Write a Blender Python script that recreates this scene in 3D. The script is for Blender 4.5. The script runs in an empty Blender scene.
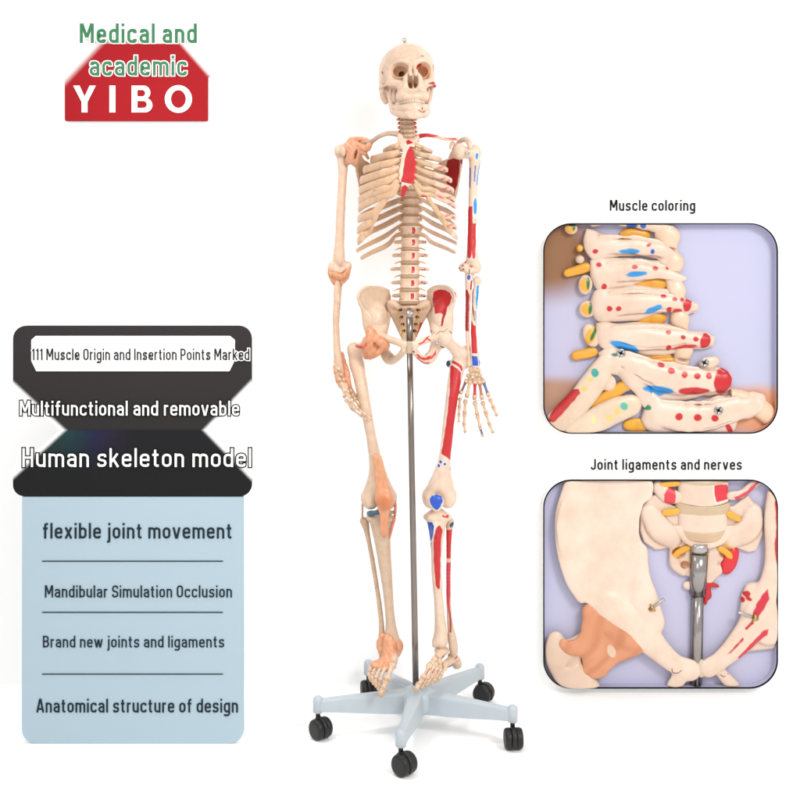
import bpy, bmesh, math, random
import numpy as np
import openvdb
random.seed(7)
scn = bpy.context.scene
COL = scn.collection
pi = math.pi

# ------------------------------------------------------------------ measuring
# The camera stands 3 m in front of the model, 1.2 m above the floor, looking
# level; 377 units of the measuring drawing are one metre at the model's depth.
CAM_Z, CAM_D, UNIT, HX, HY = 1.2, 3.0, 377.0, 400.0, 272.0
def P(u, v, y=0.0):
    k = (CAM_D + y) / CAM_D / UNIT
    return np.array([(u - HX) * k, y, CAM_Z - (v - HY) * k])
def PX(u, y=0.0): return (u - HX) * (CAM_D + y) / CAM_D / UNIT
def PZ(v, y=0.0): return CAM_Z - (v - HY) * (CAM_D + y) / CAM_D / UNIT
def m(r): return r / UNIT

# ------------------------------------------------------------------ materials
def nt(name):
    mt = bpy.data.materials.new(name); mt.use_nodes = True
    n = mt.node_tree.nodes; l = mt.node_tree.links
    return mt, n, l, n['Principled BSDF']

def simple_mat(name, col, rough=0.5, metal=0.0, var=0.06, scale=40.0, bump=0.0, spec=0.5, coat=0.0):
    mt, n, l, b = nt(name)
    tc = n.new('ShaderNodeTexCoord')
    no = n.new('ShaderNodeTexNoise'); no.inputs['Scale'].default_value = scale; no.inputs['Detail'].default_value = 4
    l.new(tc.outputs['Object'], no.inputs['Vector'])
    mx = n.new('ShaderNodeMix'); mx.data_type = 'RGBA'
    mx.inputs[6].default_value = [c * (1 - var) for c in col] + [1]
    mx.inputs[7].default_value = [min(1, c * (1 + var)) for c in col] + [1]
    l.new(no.outputs['Fac'], mx.inputs[0]); l.new(mx.outputs[2], b.inputs['Base Color'])
    b.inputs['Roughness'].default_value = rough; b.inputs['Metallic'].default_value = metal
    b.inputs['Specular IOR Level'].default_value = spec
    b.inputs['Coat Weight'].default_value = coat
    if bump:
        bp = n.new('ShaderNodeBump'); bp.inputs['Strength'].default_value = bump; bp.inputs['Distance'].default_value = 0.001
        l.new(no.outputs['Fac'], bp.inputs['Height']); l.new(bp.outputs[0], b.inputs['Normal'])
    return mt

def paint_mat(name, scale1=60.0, scale2=420.0, bump=0.35, rough=0.36, sss=0.15, crease_shade=0.9):
    """moulded plastic whose colour is the hand paint stored on the mesh"""
    mt, n, l, b = nt(name)
    at = n.new('ShaderNodeAttribute'); at.attribute_name = 'Col'
    tc = n.new('ShaderNodeTexCoord')
    n1 = n.new('ShaderNodeTexNoise'); n1.inputs['Scale'].default_value = scale1; n1.inputs['Detail'].default_value = 5; n1.inputs['Roughness'].default_value = 0.6
    n2 = n.new('ShaderNodeTexNoise'); n2.inputs['Scale'].default_value = scale2; n2.inputs['Detail'].default_value = 3
    l.new(tc.outputs['Object'], n1.inputs['Vector']); l.new(tc.outputs['Object'], n2.inputs['Vector'])
    rp = n.new('ShaderNodeValToRGB')
    rp.color_ramp.elements[0].position = 0.30; rp.color_ramp.elements[0].color = (0.90, 0.83, 0.765, 1)
    rp.color_ramp.elements[1].position = 0.62; rp.color_ramp.elements[1].color = (1.04, 1.03, 1.02, 1)
    l.new(n1.outputs['Fac'], rp.inputs[0])
    mx = n.new('ShaderNodeMix'); mx.data_type = 'RGBA'; mx.blend_type = 'MULTIPLY'; mx.inputs[0].default_value = 0.9
    l.new(at.outputs['Color'], mx.inputs[6]); l.new(rp.outputs['Color'], mx.inputs[7])
    # crease shade painted into the colour as brown tone in the hollows
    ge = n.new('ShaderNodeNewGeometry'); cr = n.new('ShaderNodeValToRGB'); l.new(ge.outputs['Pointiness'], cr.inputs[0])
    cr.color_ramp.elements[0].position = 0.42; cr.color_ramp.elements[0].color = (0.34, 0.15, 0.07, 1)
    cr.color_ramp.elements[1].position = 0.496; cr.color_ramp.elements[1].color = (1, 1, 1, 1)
    mw = n.new('ShaderNodeMix'); mw.data_type = 'RGBA'; mw.blend_type = 'MULTIPLY'; mw.inputs[0].default_value = crease_shade
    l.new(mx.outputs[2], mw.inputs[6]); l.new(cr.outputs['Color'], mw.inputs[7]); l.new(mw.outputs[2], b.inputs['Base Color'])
    ad = n.new('ShaderNodeMath'); ad.operation = 'MULTIPLY_ADD'; ad.inputs[1].default_value = 0.35
    l.new(n2.outputs['Fac'], ad.inputs[0]); l.new(n1.outputs['Fac'], ad.inputs[2])
    bp = n.new('ShaderNodeBump'); bp.inputs['Strength'].default_value = bump; bp.inputs['Distance'].default_value = 0.0015
    l.new(ad.outputs[0], bp.inputs['Height']); l.new(bp.outputs[0], b.inputs['Normal'])
    b.inputs['Roughness'].default_value = rough
    b.inputs['Specular IOR Level'].default_value = 0.5
    if sss:
        b.inputs['Subsurface Weight'].default_value = sss
        b.inputs['Subsurface Radius'].default_value = (0.006, 0.003, 0.0018)
        b.inputs['Subsurface Scale'].default_value = 1.0
    return mt

BONE = (0.655, 0.490, 0.378)
CREAM = (0.672, 0.520, 0.412)
TAN = (0.565, 0.382, 0.248)
CART = (0.54, 0.375, 0.23)
LIG = (0.60, 0.275, 0.150)
LIGD = (0.46, 0.165, 0.075)
RED = (0.47, 0.011, 0.015)
DRED = (0.30, 0.008, 0.010)
BLUE = (0.012, 0.075, 0.46)
SKY = (0.02, 0.25, 0.62)
GREEN = (0.015, 0.22, 0.08)
TEAL = (0.03, 0.30, 0.25)
YEL = (0.70, 0.36, 0.03)
WHITE = (0.70, 0.63, 0.56)
DARK = (0.03, 0.025, 0.03)
DISC = (0.40, 0.265, 0.16)

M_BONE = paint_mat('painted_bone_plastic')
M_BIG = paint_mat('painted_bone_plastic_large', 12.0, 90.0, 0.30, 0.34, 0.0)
M_STEEL = simple_mat('brushed_steel', (0.235, 0.205, 0.185), 0.24, 1.0, 0.06, 30)
M_CHROME = simple_mat('screw_steel', (0.45, 0.43, 0.41), 0.25, 1.0, 0.2, 200)
M_BRASS = simple_mat('brass', (0.55, 0.38, 0.14), 0.3, 1.0, 0.1, 120)
M_BASE = simple_mat('pale_grey_plastic', (0.40, 0.45, 0.49), 0.42, 0.0, 0.05, 25, 0.10)
M_BLACK = simple_mat('black_rubber', (0.006, 0.006, 0.0065), 0.45, 0.0, 0.3, 60, 0.10, 0.4)
M_WHITE = simple_mat('white_backdrop', (0.93, 0.93, 0.93), 0.9, 0.0, 0.01, 3, 0.0, 0.1)

# ------------------------------------------------------------------ mesh helpers
def link(name, verts, faces, mat, parent=None, smooth=True, cols=None, label=None):
    me = bpy.data.meshes.new(name)
    verts = np.asarray(verts, dtype=np.float32)
    me.from_pydata(verts.tolist() if len(verts) < 4 else [tuple(v) for v in verts], [], [tuple(int(i) for i in f) for f in faces])
    me.validate(); me.update()
    if len(me.vertices) < 2500 and len(faces) > 8:      # outward normals for the hand-laid shapes
        bm = bmesh.new(); bm.from_mesh(me); bmesh.ops.recalc_face_normals(bm, faces=bm.faces); bm.to_mesh(me); bm.free()
    if smooth:
        me.polygons.foreach_set('use_smooth', np.ones(len(me.polygons), dtype=bool))
    if cols is not None:
        at = me.color_attributes.new('Col', 'FLOAT_COLOR', 'POINT')
        c = np.ones((len(me.vertices), 4), dtype=np.float32); c[:, :3] = cols
        at.data.foreach_set('color', c.ravel())
    me.materials.append(mat)
    o = bpy.data.objects.new(name, me); COL.objects.link(o)
    if parent is not None: o.parent = parent
    if label: o['label'] = label
    return o

def empty(name, label, cat, group=None):
    o = bpy.data.objects.new(name, None); COL.objects.link(o)
    o.empty_display_size = 0.1
    o['label'] = label; o['category'] = cat
    if group: o['group'] = group
    return o

def rebase(o, loc):
    """put the Empty at the base of its thing while its parts stay where they are"""
    o.location = loc
    bpy.context.view_layer.update()
    inv = o.matrix_world.inverted()
    for c in o.children: c.matrix_parent_inverse = inv

def crom(pts, n):
    """centripetal Catmull-Rom through pts (any dimension); n samples per span"""
    p = np.asarray(pts, float)
    if len(p) == 2:
        t = np.linspace(0, 1, n + 1)[:, None]; return p[0] * (1 - t) + p[1] * t
    q = np.vstack([2 * p[0] - p[1], p, 2 * p[-1] - p[-2]])
    out = []
    for i in range(1, len(q) - 2):
        p0, p1, p2, p3 = q[i - 1], q[i], q[i + 1], q[i + 2]
        t0 = 0.0
        t1 = t0 + max(np.linalg.norm((p1 - p0)[:3]) ** 0.5, 1e-5)
        t2 = t1 + max(np.linalg.norm((p2 - p1)[:3]) ** 0.5, 1e-5)
        t3 = t2 + max(np.linalg.norm((p3 - p2)[:3]) ** 0.5, 1e-5)
        t = np.linspace(t1, t2, n, endpoint=False)[:, None]
        a1 = (t1 - t) / (t1 - t0) * p0 + (t - t0) / (t1 - t0) * p1
        a2 = (t2 - t) / (t2 - t1) * p1 + (t - t1) / (t2 - t1) * p2
        a3 = (t3 - t) / (t3 - t2) * p2 + (t - t2) / (t3 - t2) * p3
        b1 = (t2 - t) / (t2 - t0) * a1 + (t - t0) / (t2 - t0) * a2
        b2 = (t3 - t) / (t3 - t1) * a2 + (t - t1) / (t3 - t1) * a3
        out.append((t2 - t) / (t2 - t1) * b1 + (t - t1) / (t2 - t1) * b2)
    out.append(p[-1][None])
    return np.vstack(out)

def sweep(path, n=6, seg=12, up=(0, 0, 1), caps=True):
    """path rows x,y,z,half_thickness,half_height -> verts, faces (rounded ends)"""
    c = crom(path, n)
    pos = c[:, :3]; a = np.maximum(c[:, 3], 1e-4); b = np.maximum(c[:, 4], 1e-4)
    if caps:
        t0 = pos[0] - pos[1]; t0 /= max(np.linalg.norm(t0), 1e-9)
        t1 = pos[-1] - pos[-2]; t1 /= max(np.linalg.norm(t1), 1e-9)
        e0 = min(a[0], b[0]); e1 = min(a[-1], b[-1])
        pos = np.vstack([pos[0] + t0 * e0 * 0.8, pos[0] + t0 * e0 * 0.5, pos, pos[-1] + t1 * e1 * 0.5, pos[-1] + t1 * e1 * 0.8])
        a = np.concatenate([[a[0] * .35, a[0] * .78], a, [a[-1] * .78, a[-1] * .35]])
        b = np.concatenate([[b[0] * .35, b[0] * .78], b, [b[-1] * .78, b[-1] * .35]])
    tg = np.gradient(pos, axis=0); tg /= np.maximum(np.linalg.norm(tg, axis=1)[:, None], 1e-9)
    up = np.asarray(up, float)
    nn = np.cross(np.broadcast_to(up, tg.shape), tg)
    ln = np.linalg.norm(nn, axis=1)
    for i in range(len(nn)):
        if ln[i] < 0.15: nn[i] = nn[i - 1] if i else np.cross([0.3, 1, 0.2], tg[0])
    nn /= np.linalg.norm(nn, axis=1)[:, None]
    bb = np.cross(tg, nn)
    th = np.linspace(0, 2 * pi, seg, endpoint=False)
    V = pos[:, None] + nn[:, None] * (a[:, None] * np.cos(th))[..., None] + bb[:, None] * (b[:, None] * np.sin(th))[..., None]
    R = len(pos); F = []
    for i in range(R - 1):
        for j in range(seg):
            k = (j + 1) % seg
            F.append((i * seg + j, i * seg + k, (i + 1) * seg + k, (i + 1) * seg + j))
    F.append(tuple(range(seg))[::-1]); F.append(tuple((R - 1) * seg + j for j in range(seg)))
    return V.reshape(-1, 3), F

def merge(*vf):
    V = []; F = []; o = 0
    for v, f in vf:
        V.append(np.asarray(v)); F += [tuple(i + o for i in q) for q in f]; o += len(v)
    return np.vstack(V), F

# ------------------------------------------------------------------ distance fields
def smin(a, b, k):
    if k <= 0: return np.minimum(a, b)
    h = np.maximum(k - np.abs(a - b), 0) / k
    return np.minimum(a, b) - h * h * k * 0.25

def rotm(rx=0, ry=0, rz=0):
    cx, sx, cy, sy, cz, sz = math.cos(rx), math.sin(rx), math.cos(ry), math.sin(ry), math.cos(rz), math.sin(rz)
    X = np.array([[1, 0, 0], [0, cx, -sx], [0, sx, cx]]); Y = np.array([[cy, 0, sy], [0, 1, 0], [-sy, 0, cy]]); Z = np.array([[cz, -sz, 0], [sz, cz, 0], [0, 0, 1]])
    return Z @ Y @ X

def sd_poly(x, z, pts):
    """signed distance to polygon on arrays x,z"""
    d = np.full(x.shape, 1e9); s = np.ones(x.shape)
    n = len(pts)
    for i in range(n):
        ax, az = pts[i]; bx, bz = pts[i - 1]
        ex, ez = bx - ax, bz - az
        wx, wz = x - ax, z - az
        t = np.clip((wx * ex + wz * ez) / max(ex * ex + ez * ez, 1e-18), 0, 1)
        dx, dz = wx - ex * t, wz - ez * t
        d = np.minimum(d, dx * dx + dz * dz)
        c1 = z >= az; c2 = z < bz; c3 = ex * wz > ez * wx
        flip = (c1 & c2 & c3) | (~c1 & ~c2 & ~c3)
        s = np.where(flip, -s, s)
    return s * np.sqrt(d)

class Field:
    """a block of space in which shapes are joined softly, then turned into a mesh"""
    def __init__(s, lo, hi, h):
        s.h = h; s.lo = np.asarray(lo, float) - 3 * h
        s.n = np.ceil((np.asarray(hi, float) + 3 * h - s.lo) / h).astype(int) + 1
        s.ax = [s.lo[i] + np.arange(s.n[i]) * h for i in range(3)]
        s.f = np.full(tuple(s.n), 0.03, np.float32)
    def sub(s, lo, hi):
        i0 = np.clip(np.floor((np.asarray(lo) - s.lo) / s.h).astype(int), 0, s.n); i1 = np.clip(np.ceil((np.asarray(hi) - s.lo) / s.h).astype(int) + 1, 0, s.n)
        sl = tuple(slice(a, b) for a, b in zip(i0, i1))
        return sl, s.ax[0][sl[0]][:, None, None], s.ax[1][sl[1]][None, :, None], s.ax[2][sl[2]][None, None, :]
    def put(s, sl, d, k, cut):
        if d.size == 0: return
        d = d.astype(np.float32)
        if cut: s.f[sl] = -smin(-s.f[sl], d, k)
        else: s.f[sl] = smin(s.f[sl], d, k)
    def cap(s, a, b, ra, rb=None, k=0.004, cut=False):
        rb = ra if rb is None else rb
        a = np.asarray(a, float); b = np.asarray(b, float); r = max(ra, rb) + k + 3 * s.h
        sl, X, Y, Z = s.sub(np.minimum(a, b) - r, np.maximum(a, b) + r)
        e = b - a; L = max(e @ e, 1e-12)
        t = np.clip(((X - a[0]) * e[0] + (Y - a[1]) * e[1] + (Z - a[2]) * e[2]) / L, 0, 1)
        d = np.sqrt((X - a[0] - e[0] * t) ** 2 + (Y - a[1] - e[1] * t) ** 2 + (Z - a[2] - e[2] * t) ** 2) - (ra + (rb - ra) * t)
        s.put(sl, d, k, cut); return s
    def tube(s, path, n=4, k=0.004, cut=False):
        """rows x,y,z,r"""
        c = crom(path, n)
        for i in range(len(c) - 1): s.cap(c[i, :3], c[i + 1, :3], c[i, 3], c[i + 1, 3], k if i == 0 else min(k, 0.003), cut)
        return s
    def ell(s, c, r, R=None, k=0.004, cut=False):
        c = np.asarray(c, float); r = np.asarray(r, float); e = r.max() if R is not None else r
        e = e + k + 3 * s.h
        sl, X, Y, Z = s.sub(c - e, c + e)
        x, y, z = X - c[0], Y - c[1], Z - c[2]
        if R is not None:
            x, y, z = (R[0, 0] * x + R[1, 0] * y + R[2, 0] * z, R[0, 1] * x + R[1, 1] * y + R[2, 1] * z, R[0, 2] * x + R[1, 2] * y + R[2, 2] * z)
        k0 = np.sqrt((x / r[0]) ** 2 + (y / r[1]) ** 2 + (z / r[2]) ** 2); k1 = np.sqrt((x / r[0] ** 2) ** 2 + (y / r[1] ** 2) ** 2 + (z / r[2] ** 2) ** 2)
        d = k0 * (k0 - 1) / np.maximum(k1, 1e-9)
        s.put(sl, d, k, cut); return s
    def box(s, c, hs, r=0.002, R=None, k=0.004, cut=False):
        c = np.asarray(c, float); hs = np.asarray(hs, float); e = (np.linalg.norm(hs) if R is not None else hs) + k + 3 * s.h
        sl, X, Y, Z = s.sub(c - e, c + e)
        x, y, z = X - c[0], Y - c[1], Z - c[2]
        if R is not None:
            x, y, z = (R[0, 0] * x + R[1, 0] * y + R[2, 0] * z, R[0, 1] * x + R[1, 1] * y + R[2, 1] * z, R[0, 2] * x + R[1, 2] * y + R[2, 2] * z)
        qx, qy, qz = np.abs(x) - hs[0] + r, np.abs(y) - hs[1] + r, np.abs(z) - hs[2] + r
        d = np.sqrt(np.maximum(qx, 0) ** 2 + np.maximum(qy, 0) ** 2 + np.maximum(qz, 0) ** 2) + np.minimum(np.maximum(np.maximum(qx, qy), qz), 0) - r
        s.put(sl, d, k, cut); return s
    def poly(s, pts, y0, t, r=0.002, k=0.004, cut=False, yr=None):
        """flat outline pts (x,z) pulled along y: sheet at depth y0 (number or f(x,z)), half thickness t, edge radius r"""
        p = np.asarray(pts, float)
        e = r + t + k + 3 * s.h
        if yr is None: yr = (y0, y0) if not callable(y0) else (s.ax[1][0], s.ax[1][-1])
        sl, X, Y, Z = s.sub([p[:, 0].min() - e, yr[0] - e, p[:, 1].min() - e], [p[:, 0].max() + e, yr[1] + e, p[:, 1].max() + e])
        xx, zz = np.meshgrid(X.ravel(), Z.ravel(), indexing='ij')
        d2 = (sd_poly(xx, zz, p) + r)[:, None, :]
        yc = y0(xx, zz)[:, None, :] if callable(y0) else y0
        dy = np.abs(Y - yc) - t + r
        d = np.sqrt(np.maximum(d2, 0) ** 2 + np.maximum(dy, 0) ** 2) + np.minimum(np.maximum(d2, dy), 0) - r
        s.put(sl, d, k, cut); return s
    def blur(s, it=1):
        for _ in range(it):
            for a in range(3):
                f = s.f; g = np.concatenate([f.take([0], a), f, f.take([-1], a)], a); N = f.shape[a]
                s.f = (g.take(range(0, N), a) + 2 * f + g.take(range(2, N + 2), a)) * np.float32(0.25)
        return s
    def rough(s, amp, freq, seed=0):
        """slow bumps, as in a cast surface"""
        rg = np.random.RandomState(seed); X, Y, Z = s.ax[0][:, None, None], s.ax[1][None, :, None], s.ax[2][None, None, :]
        w = np.zeros_like(s.f)
        for q in range(5):
            v = rg.normal(size=3); v *= freq * (0.6 + 0.5 * q) / np.linalg.norm(v); ph = rg.rand() * 6.28
            w = w + (np.sin(v[0] * X + v[1] * Y + v[2] * Z + ph) / (1 + 0.4 * q)).astype(np.float32)
        s.f = s.f + np.float32(amp) * w * 0.5
        return s
    def mesh(s):
        g = openvdb.FloatGrid(0.05); g.copyFromArray(np.ascontiguousarray(s.f))
        v, q = g.convertToQuads(0.0)
        v = np.asarray(v, float) * s.h + s.lo; q = np.asarray(q)
        a, b, c = v[q[:, 0]], v[q[:, 1]], v[q[:, 2]]; d = v[q[:, 3]]
        vol = np.einsum('ij,ij->i', a, np.cross(b, c)).sum() + np.einsum('ij,ij->i', a, np.cross(c, d)).sum()
        if vol < 0: q = q[:, ::-1]
        return v, q

def vnormals(v, q):
    n = np.zeros_like(v)
    fn = np.cross(v[q[:, 2]] - v[q[:, 0]], v[q[:, 3]] - v[q[:, 1]])
    for i in range(4): np.add.at(n, q[:, i], fn)
    return n / np.maximum(np.linalg.norm(n, axis=1)[:, None], 1e-12)

# ------------------------------------------------------------------ paint (decals brushed on from the front)
def wob(v, amp=0.0005, f=170.0):
    return amp * (np.sin(v[:, 0] * f + 1.3 * np.sin(v[:, 2] * f * .7)) + np.sin(v[:, 2] * f * 1.2 + 2 * v[:, 0] * f * .5)) * 0.6
def sst(d, w): return np.clip(0.5 - d / (2 * w), 0, 1)
class Paint:
    def __init__(s, v, base, nrm=None): s.v = v; s.c = np.tile(np.asarray(base, float), (len(v), 1)); s.n = nrm
    def mix(s, mk, col): s.c = s.c * (1 - mk[:, None]) + np.asarray(col) * mk[:, None]; return s
    def gate(s, mk, front):
        if front and s.n is not None: mk = mk * (s.n[:, 1] < 0.25)
        return mk
    def poly(s, uv, y, col, rim=True, front=True, w=0.0006):
        p = [(PX(a, y), PZ(b, y)) for a, b in uv]
        d = sd_poly(s.v[:, 0], s.v[:, 2], p) + wob(s.v)
        if rim: s.mix(s.gate(sst(d - 0.0022, w), front), WHITE)
        return s.mix(s.gate(sst(d, w), front), col)
    def spot(s, u, v, y, ru, rv, col, rim=False, front=True, ang=0.0):
        x = s.v[:, 0] - PX(u, y); z = s.v[:, 2] - PZ(v, y); c, sn = math.cos(ang), math.sin(ang)
        x, z = x * c + z * sn, -x * sn + z * c
        d = (np.sqrt((x / m(ru)) ** 2 + (z / m(rv)) ** 2) - 1) * m(min(ru, rv)) + wob(s.v)
        if rim: s.mix(s.gate(sst(d - 0.0022, .0006), front), WHITE)
        return s.mix(s.gate(sst(d, .0006), front), col)
    def line(s, uv, y, wd, col, front=True):
        pts = crom([(PX(a, y), PZ(b, y), 0) for a, b in uv], 5); d = np.full(len(s.v), 1e9)
        for a, b in zip(pts[:-1], pts[1:]):
            e = (b - a)[:2]; w_ = s.v[:, [0, 2]] - a[:2]; t = np.clip((w_ @ e) / max(e @ e, 1e-15), 0, 1)
            d = np.minimum(d, np.linalg.norm(w_ - t[:, None] * e, axis=1))
        return s.mix(s.gate(sst(d - m(wd), .0005), front), col)
    def ball(s, c, r, col, w=0.002): return s.mix(sst(np.linalg.norm((s.v - np.asarray(c)) / np.asarray(r), axis=1) * np.min(r) - np.min(r), w), col)

def fbone(name, F, parent, base=BONE, paint=None, mat=None, label=None, tone=True):
    v, q = F.mesh(); nr = vnormals(v, q); p = Paint(v, base, nr)
    if paint: paint(p)
    return link(name, v, q, mat or M_BONE, parent, True, p.c, label)

def sbone(name, path, parent, base=BONE, n=6, seg=12, up=(0, 0, 1), paint=None, label=None, mat=None):
    v, f = sweep(path, n, seg, up); p = Paint(v, base)
    if paint: paint(p)
    return link(name, v, f, mat or M_BONE, parent, True, p.c, label)

def T(u, v, y, r, r2=None):
    """row for tube / sweep: point plus radius given in drawing units"""
    q = P(u, v, y); return [q[0], q[1], q[2], m(r)] + ([m(r2)] if r2 is not None else [])
# ================================================================== SKELETON
SK = empty('skeleton_model', 'cream human skeleton with peach ligaments and red and blue muscle patches, on a wheeled stand', 'skeleton')

def lerp_tab(x, xs, ys): return float(np.interp(x, xs, ys))
def spine_y(v): return lerp_tab(v, [116, 130, 146, 165, 185, 205, 225, 245, 268, 290, 305], [.020, .016, .026, .048, .056, .050, .036, .014, -.002, -.004, .012])
def spine_u(v): return lerp_tab(v, [116, 145, 185, 235, 270, 305], [406.5, 409.0, 410.5, 410.5, 410.0, 409.0])

# ------------------------------------------------------------------ skull
SKC = P(407.6, 82.6, 0.0)
SKR = rotm(math.radians(-4), math.radians(-2.0), math.radians(8.5))
SKS = 1.035
def warp(v): v = np.array(v, float); v[..., 2] = np.interp(v[..., 2], [-.110, -.105, -.071, -.0235, .0085, .030, .110], [-.1185, -.1134, -.0695, -.0205, .0145, .0345, .110]); return v   # longer lower face
def hs(x, y, z): return SKC + SKR @ warp([x, y, z]) * SKS
def local_sk(v): return (v - SKC) @ SKR / SKS

def build_skull():
    F = Field((-.080, -.105, -.080), (.080, .115, .108), 0.0013)
    F.ell((0, .014, .030), (.0705, .088, .0685), k=.01)
    F.ell((0, -.030, .034), (.058, .050, .054), k=.02)
    F.ell((0, .060, .008), (.056, .044, .050), k=.02)
    F.ell((0, .020, -.018), (.050, .060, .028), k=.02)
    for s in (-1, 1):
        F.ell((s * .062, .02, -.005), (.009, .030, .022), k=.012)
        F.tube([(s * .060, .026, -.015, .010), (s * .058, .028, -.034, .009), (s * .055, .026, -.047, .006)], k=.008)      # mastoid
        F.tube([(s * .006, -.079, .027, .007), (s * .024, -.078, .033, .0068), (s * .041, -.067, .030, .006), (s * .051, -.054, .018, .005)], k=.008)  # brow
        F.tube([(s * .051, -.054, .022, .0052), (s * .053, -.052, .004, .0055), (s * .050, -.057, -.014, .0075)], k=.006)
        F.tube([(s * .050, -.056, -.016, .0085), (s * .034, -.068, -.022, .0085), (s * .022, -.073, -.026, .008)], k=.008)                 # cheek
        F.tube([(s * .050, -.056, -.016, .0075), (s * .062, -.036, -.017, .0048), (s * .0685, -.010, -.014, .0042), (s * .066, .012, -.011, .0055)], k=.005)
        F.tube([(s * .005, -.079, .024, .005), (s * .0065, -.085, .008, .0045), (s * .0065, -.090, -.006, .004)], k=.005)                  # nasal
        F.tube([(s * .012, -.080, .006, .005), (s * .018, -.079, -.012, .006), (s * .018, -.080, -.032, .007)], k=.006)                   # frontal process
        F.tube([(s * .031, -.055, -.052, .0095), (s * .030, -.068, -.054, .0095), (s * .022, -.080, -.056, .0085), (s * .0, -.086, -.057, .008)], k=.006)
        F.ell((s * .020, -.062, -.042), (.017, .022, .020), k=.01)
        F.ell((s * .040, -.022, -.045), (.008, .014, .018), k=.006)
    F.ell((0, -.052, -.040), (.022, .028, .022), k=.01)
    for s in (-1, 1):
        F.ell((s * .0325, -.076, .0090), (.0222, .024, .0172), rotm(0, s * .16, s * -.25), k=.004, cut=True)
        F.ell((s * .027, -.050, .0095), (.0165, .022, .0138), rotm(0, 0, s * -.35), k=.005, cut=True)
        F.ell((s * .0185, -.030, .009), (.0055, .012, .006), k=.003, cut=True)
        F.ell((s * .0065, -.086, -.0235), (.0062, .030, .0125), rotm(0, s * .16, 0), k=.003, cut=True)
        F.ell((s * .068, -.034, .006), (.0095, .022, .022), k=.008, cut=True)
        F.ell((s * .0565, -.022, -.027), (.0085, .026, .016), k=.004, cut=True)
        F.ell((s * .070, .016, -.014), (.004, .004, .004), k=.002, cut=True)
        F.ell((s * .030, -.083, -.018), (.0022, .008, .002), k=.001, cut=True)
    F.tube([(0, -.087, -.004, .0016), (0, -.082, -.018, .0014), (0, -.080, -.036, .0022)], k=.002)     # septum
    F.rough(.0005, 140, 3)
    v, q = F.mesh()
    nr = vnormals(v, q)
    c = np.tile(np.array(BONE), (len(v), 1))
    def mk(ctr, r, w=.0012): return sst(np.linalg.norm((v - np.asarray(ctr)) / np.asarray(r), axis=1) * min(r) - min(r), w)
    def pm(msk, col):
        nonlocal c
        c = c * (1 - msk[:, None]) + np.asarray(col) * msk[:, None]
    # orbit linings warmer; orbit backs, nasal depths and cheek gaps dark brown
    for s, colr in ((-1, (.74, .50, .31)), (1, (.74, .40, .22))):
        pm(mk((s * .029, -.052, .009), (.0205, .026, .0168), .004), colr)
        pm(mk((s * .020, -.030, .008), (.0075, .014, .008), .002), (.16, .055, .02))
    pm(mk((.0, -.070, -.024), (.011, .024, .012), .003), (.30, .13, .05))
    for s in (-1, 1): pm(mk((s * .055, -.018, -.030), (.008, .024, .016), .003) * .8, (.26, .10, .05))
    # brushed muscle marks on the painted side
    pm(mk((.0610, -.036, .012), (.0125, .0175, .021), .0012), (.46, .05, .065))
    tp = sst(np.hypot((v[:, 1] - .004) / .040, (v[:, 2] - .016) / .023) * .02 - .02, .0012) * (v[:, 0] > .046) * (nr[:, 0] > .25); pm(tp, (.48, .06, .075))
    brow = np.abs(np.hypot((v[:, 0] - .0315) / 1.12, (v[:, 2] - .006)) - .0195) < .0014
    pm((brow & (v[:, 0] < .026) & (v[:, 2] > .006) & (v[:, 1] < -.05)).astype(float), RED)
    pm(mk((.029, -.078, .046), (.0042, .012, .0016), .0005), DARK)
    zy = (v[:, 0] > .040) & (v[:, 2] < -.017) & (v[:, 2] > -.024) & (v[:, 1] < -.01) & (nr[:, 2] < -.1)
    pm(zy.astype(float), RED)
    pm(mk((-.060, -.046, .014), (.012, .0022, .0095), .0005), DARK)
    pm(mk((-.068, -.012, .018), (.010, .0020, .004), .0005), DARK)
    for a, b in ((.022, -.046), (.030, -.046), (.016, -.044)): pm(mk((a, -.078, b), (.0022, .014, .0012), .0004), (.45, .10, .10))
    sut = np.abs(v[:, 1] - (-.012 + .002 * np.sin(v[:, 0] * 900))) < .0006
    pm((sut & (v[:, 2] > .03)).astype(float) * .35, (.35, .22, .13))
    W = SKC + (warp(v) @ SKR.T) * SKS
    skull = link('skull', W, q, M_BONE, SK, True, c, 'skull with red temple patch and small red and dark brush marks')
    # jaw
    F = Field((-.065, -.100, -.108), (.065, .020, -.012), 0.0012)
    for s in (-1, 1):
        F.tube([(0, -.084, -.094, .0068), (s * .016, -.081, -.094, .0070), (s * .032, -.060, -.090, .0066), (s * .045, -.026, -.080, .0062)], k=.006)
        F.tube([(0, -.083, -.083, .0055), (s * .017, -.078, -.081, .0062), (s * .030, -.060, -.0775, .0062), (s * .041, -.034, -.071, .006)], k=.006)
        prev = None
        for t in np.linspace(0, 1, 9):
            a = np.array([s * (.0455 + .004 * t), -.030 + .010 * t, -.080 + .050 * t]); b = np.array([s * (.0470 + .005 * t), -.004 + .008 * t, -.074 + .046 * t])
            F.cap(a, b, .0032, k=.005)
        F.tube([(s * .050, -.003, -.040, .004), (s * .052, .004, -.026, .004), (s * .0525, .006, -.021, .0055)], k=.004)
        F.tube([(s * .0485, -.021, -.038, .0032), (s * .0495, -.024, -.024, .0022)], k=.004)
        F.ell((s * .011, -.088, -.0985), (.008, .006, .005), k=.006)
        F.ell((s * .026, -.082, -.0885), (.0016, .006, .0016), k=.001, cut=True)
    F.ell((0, -.087, -.096), (.010, .007, .008), k=.006)
    F.rough(.0004, 170, 5)
    v, q = F.mesh(); c = np.tile(np.array(BONE), (len(v), 1))
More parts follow.
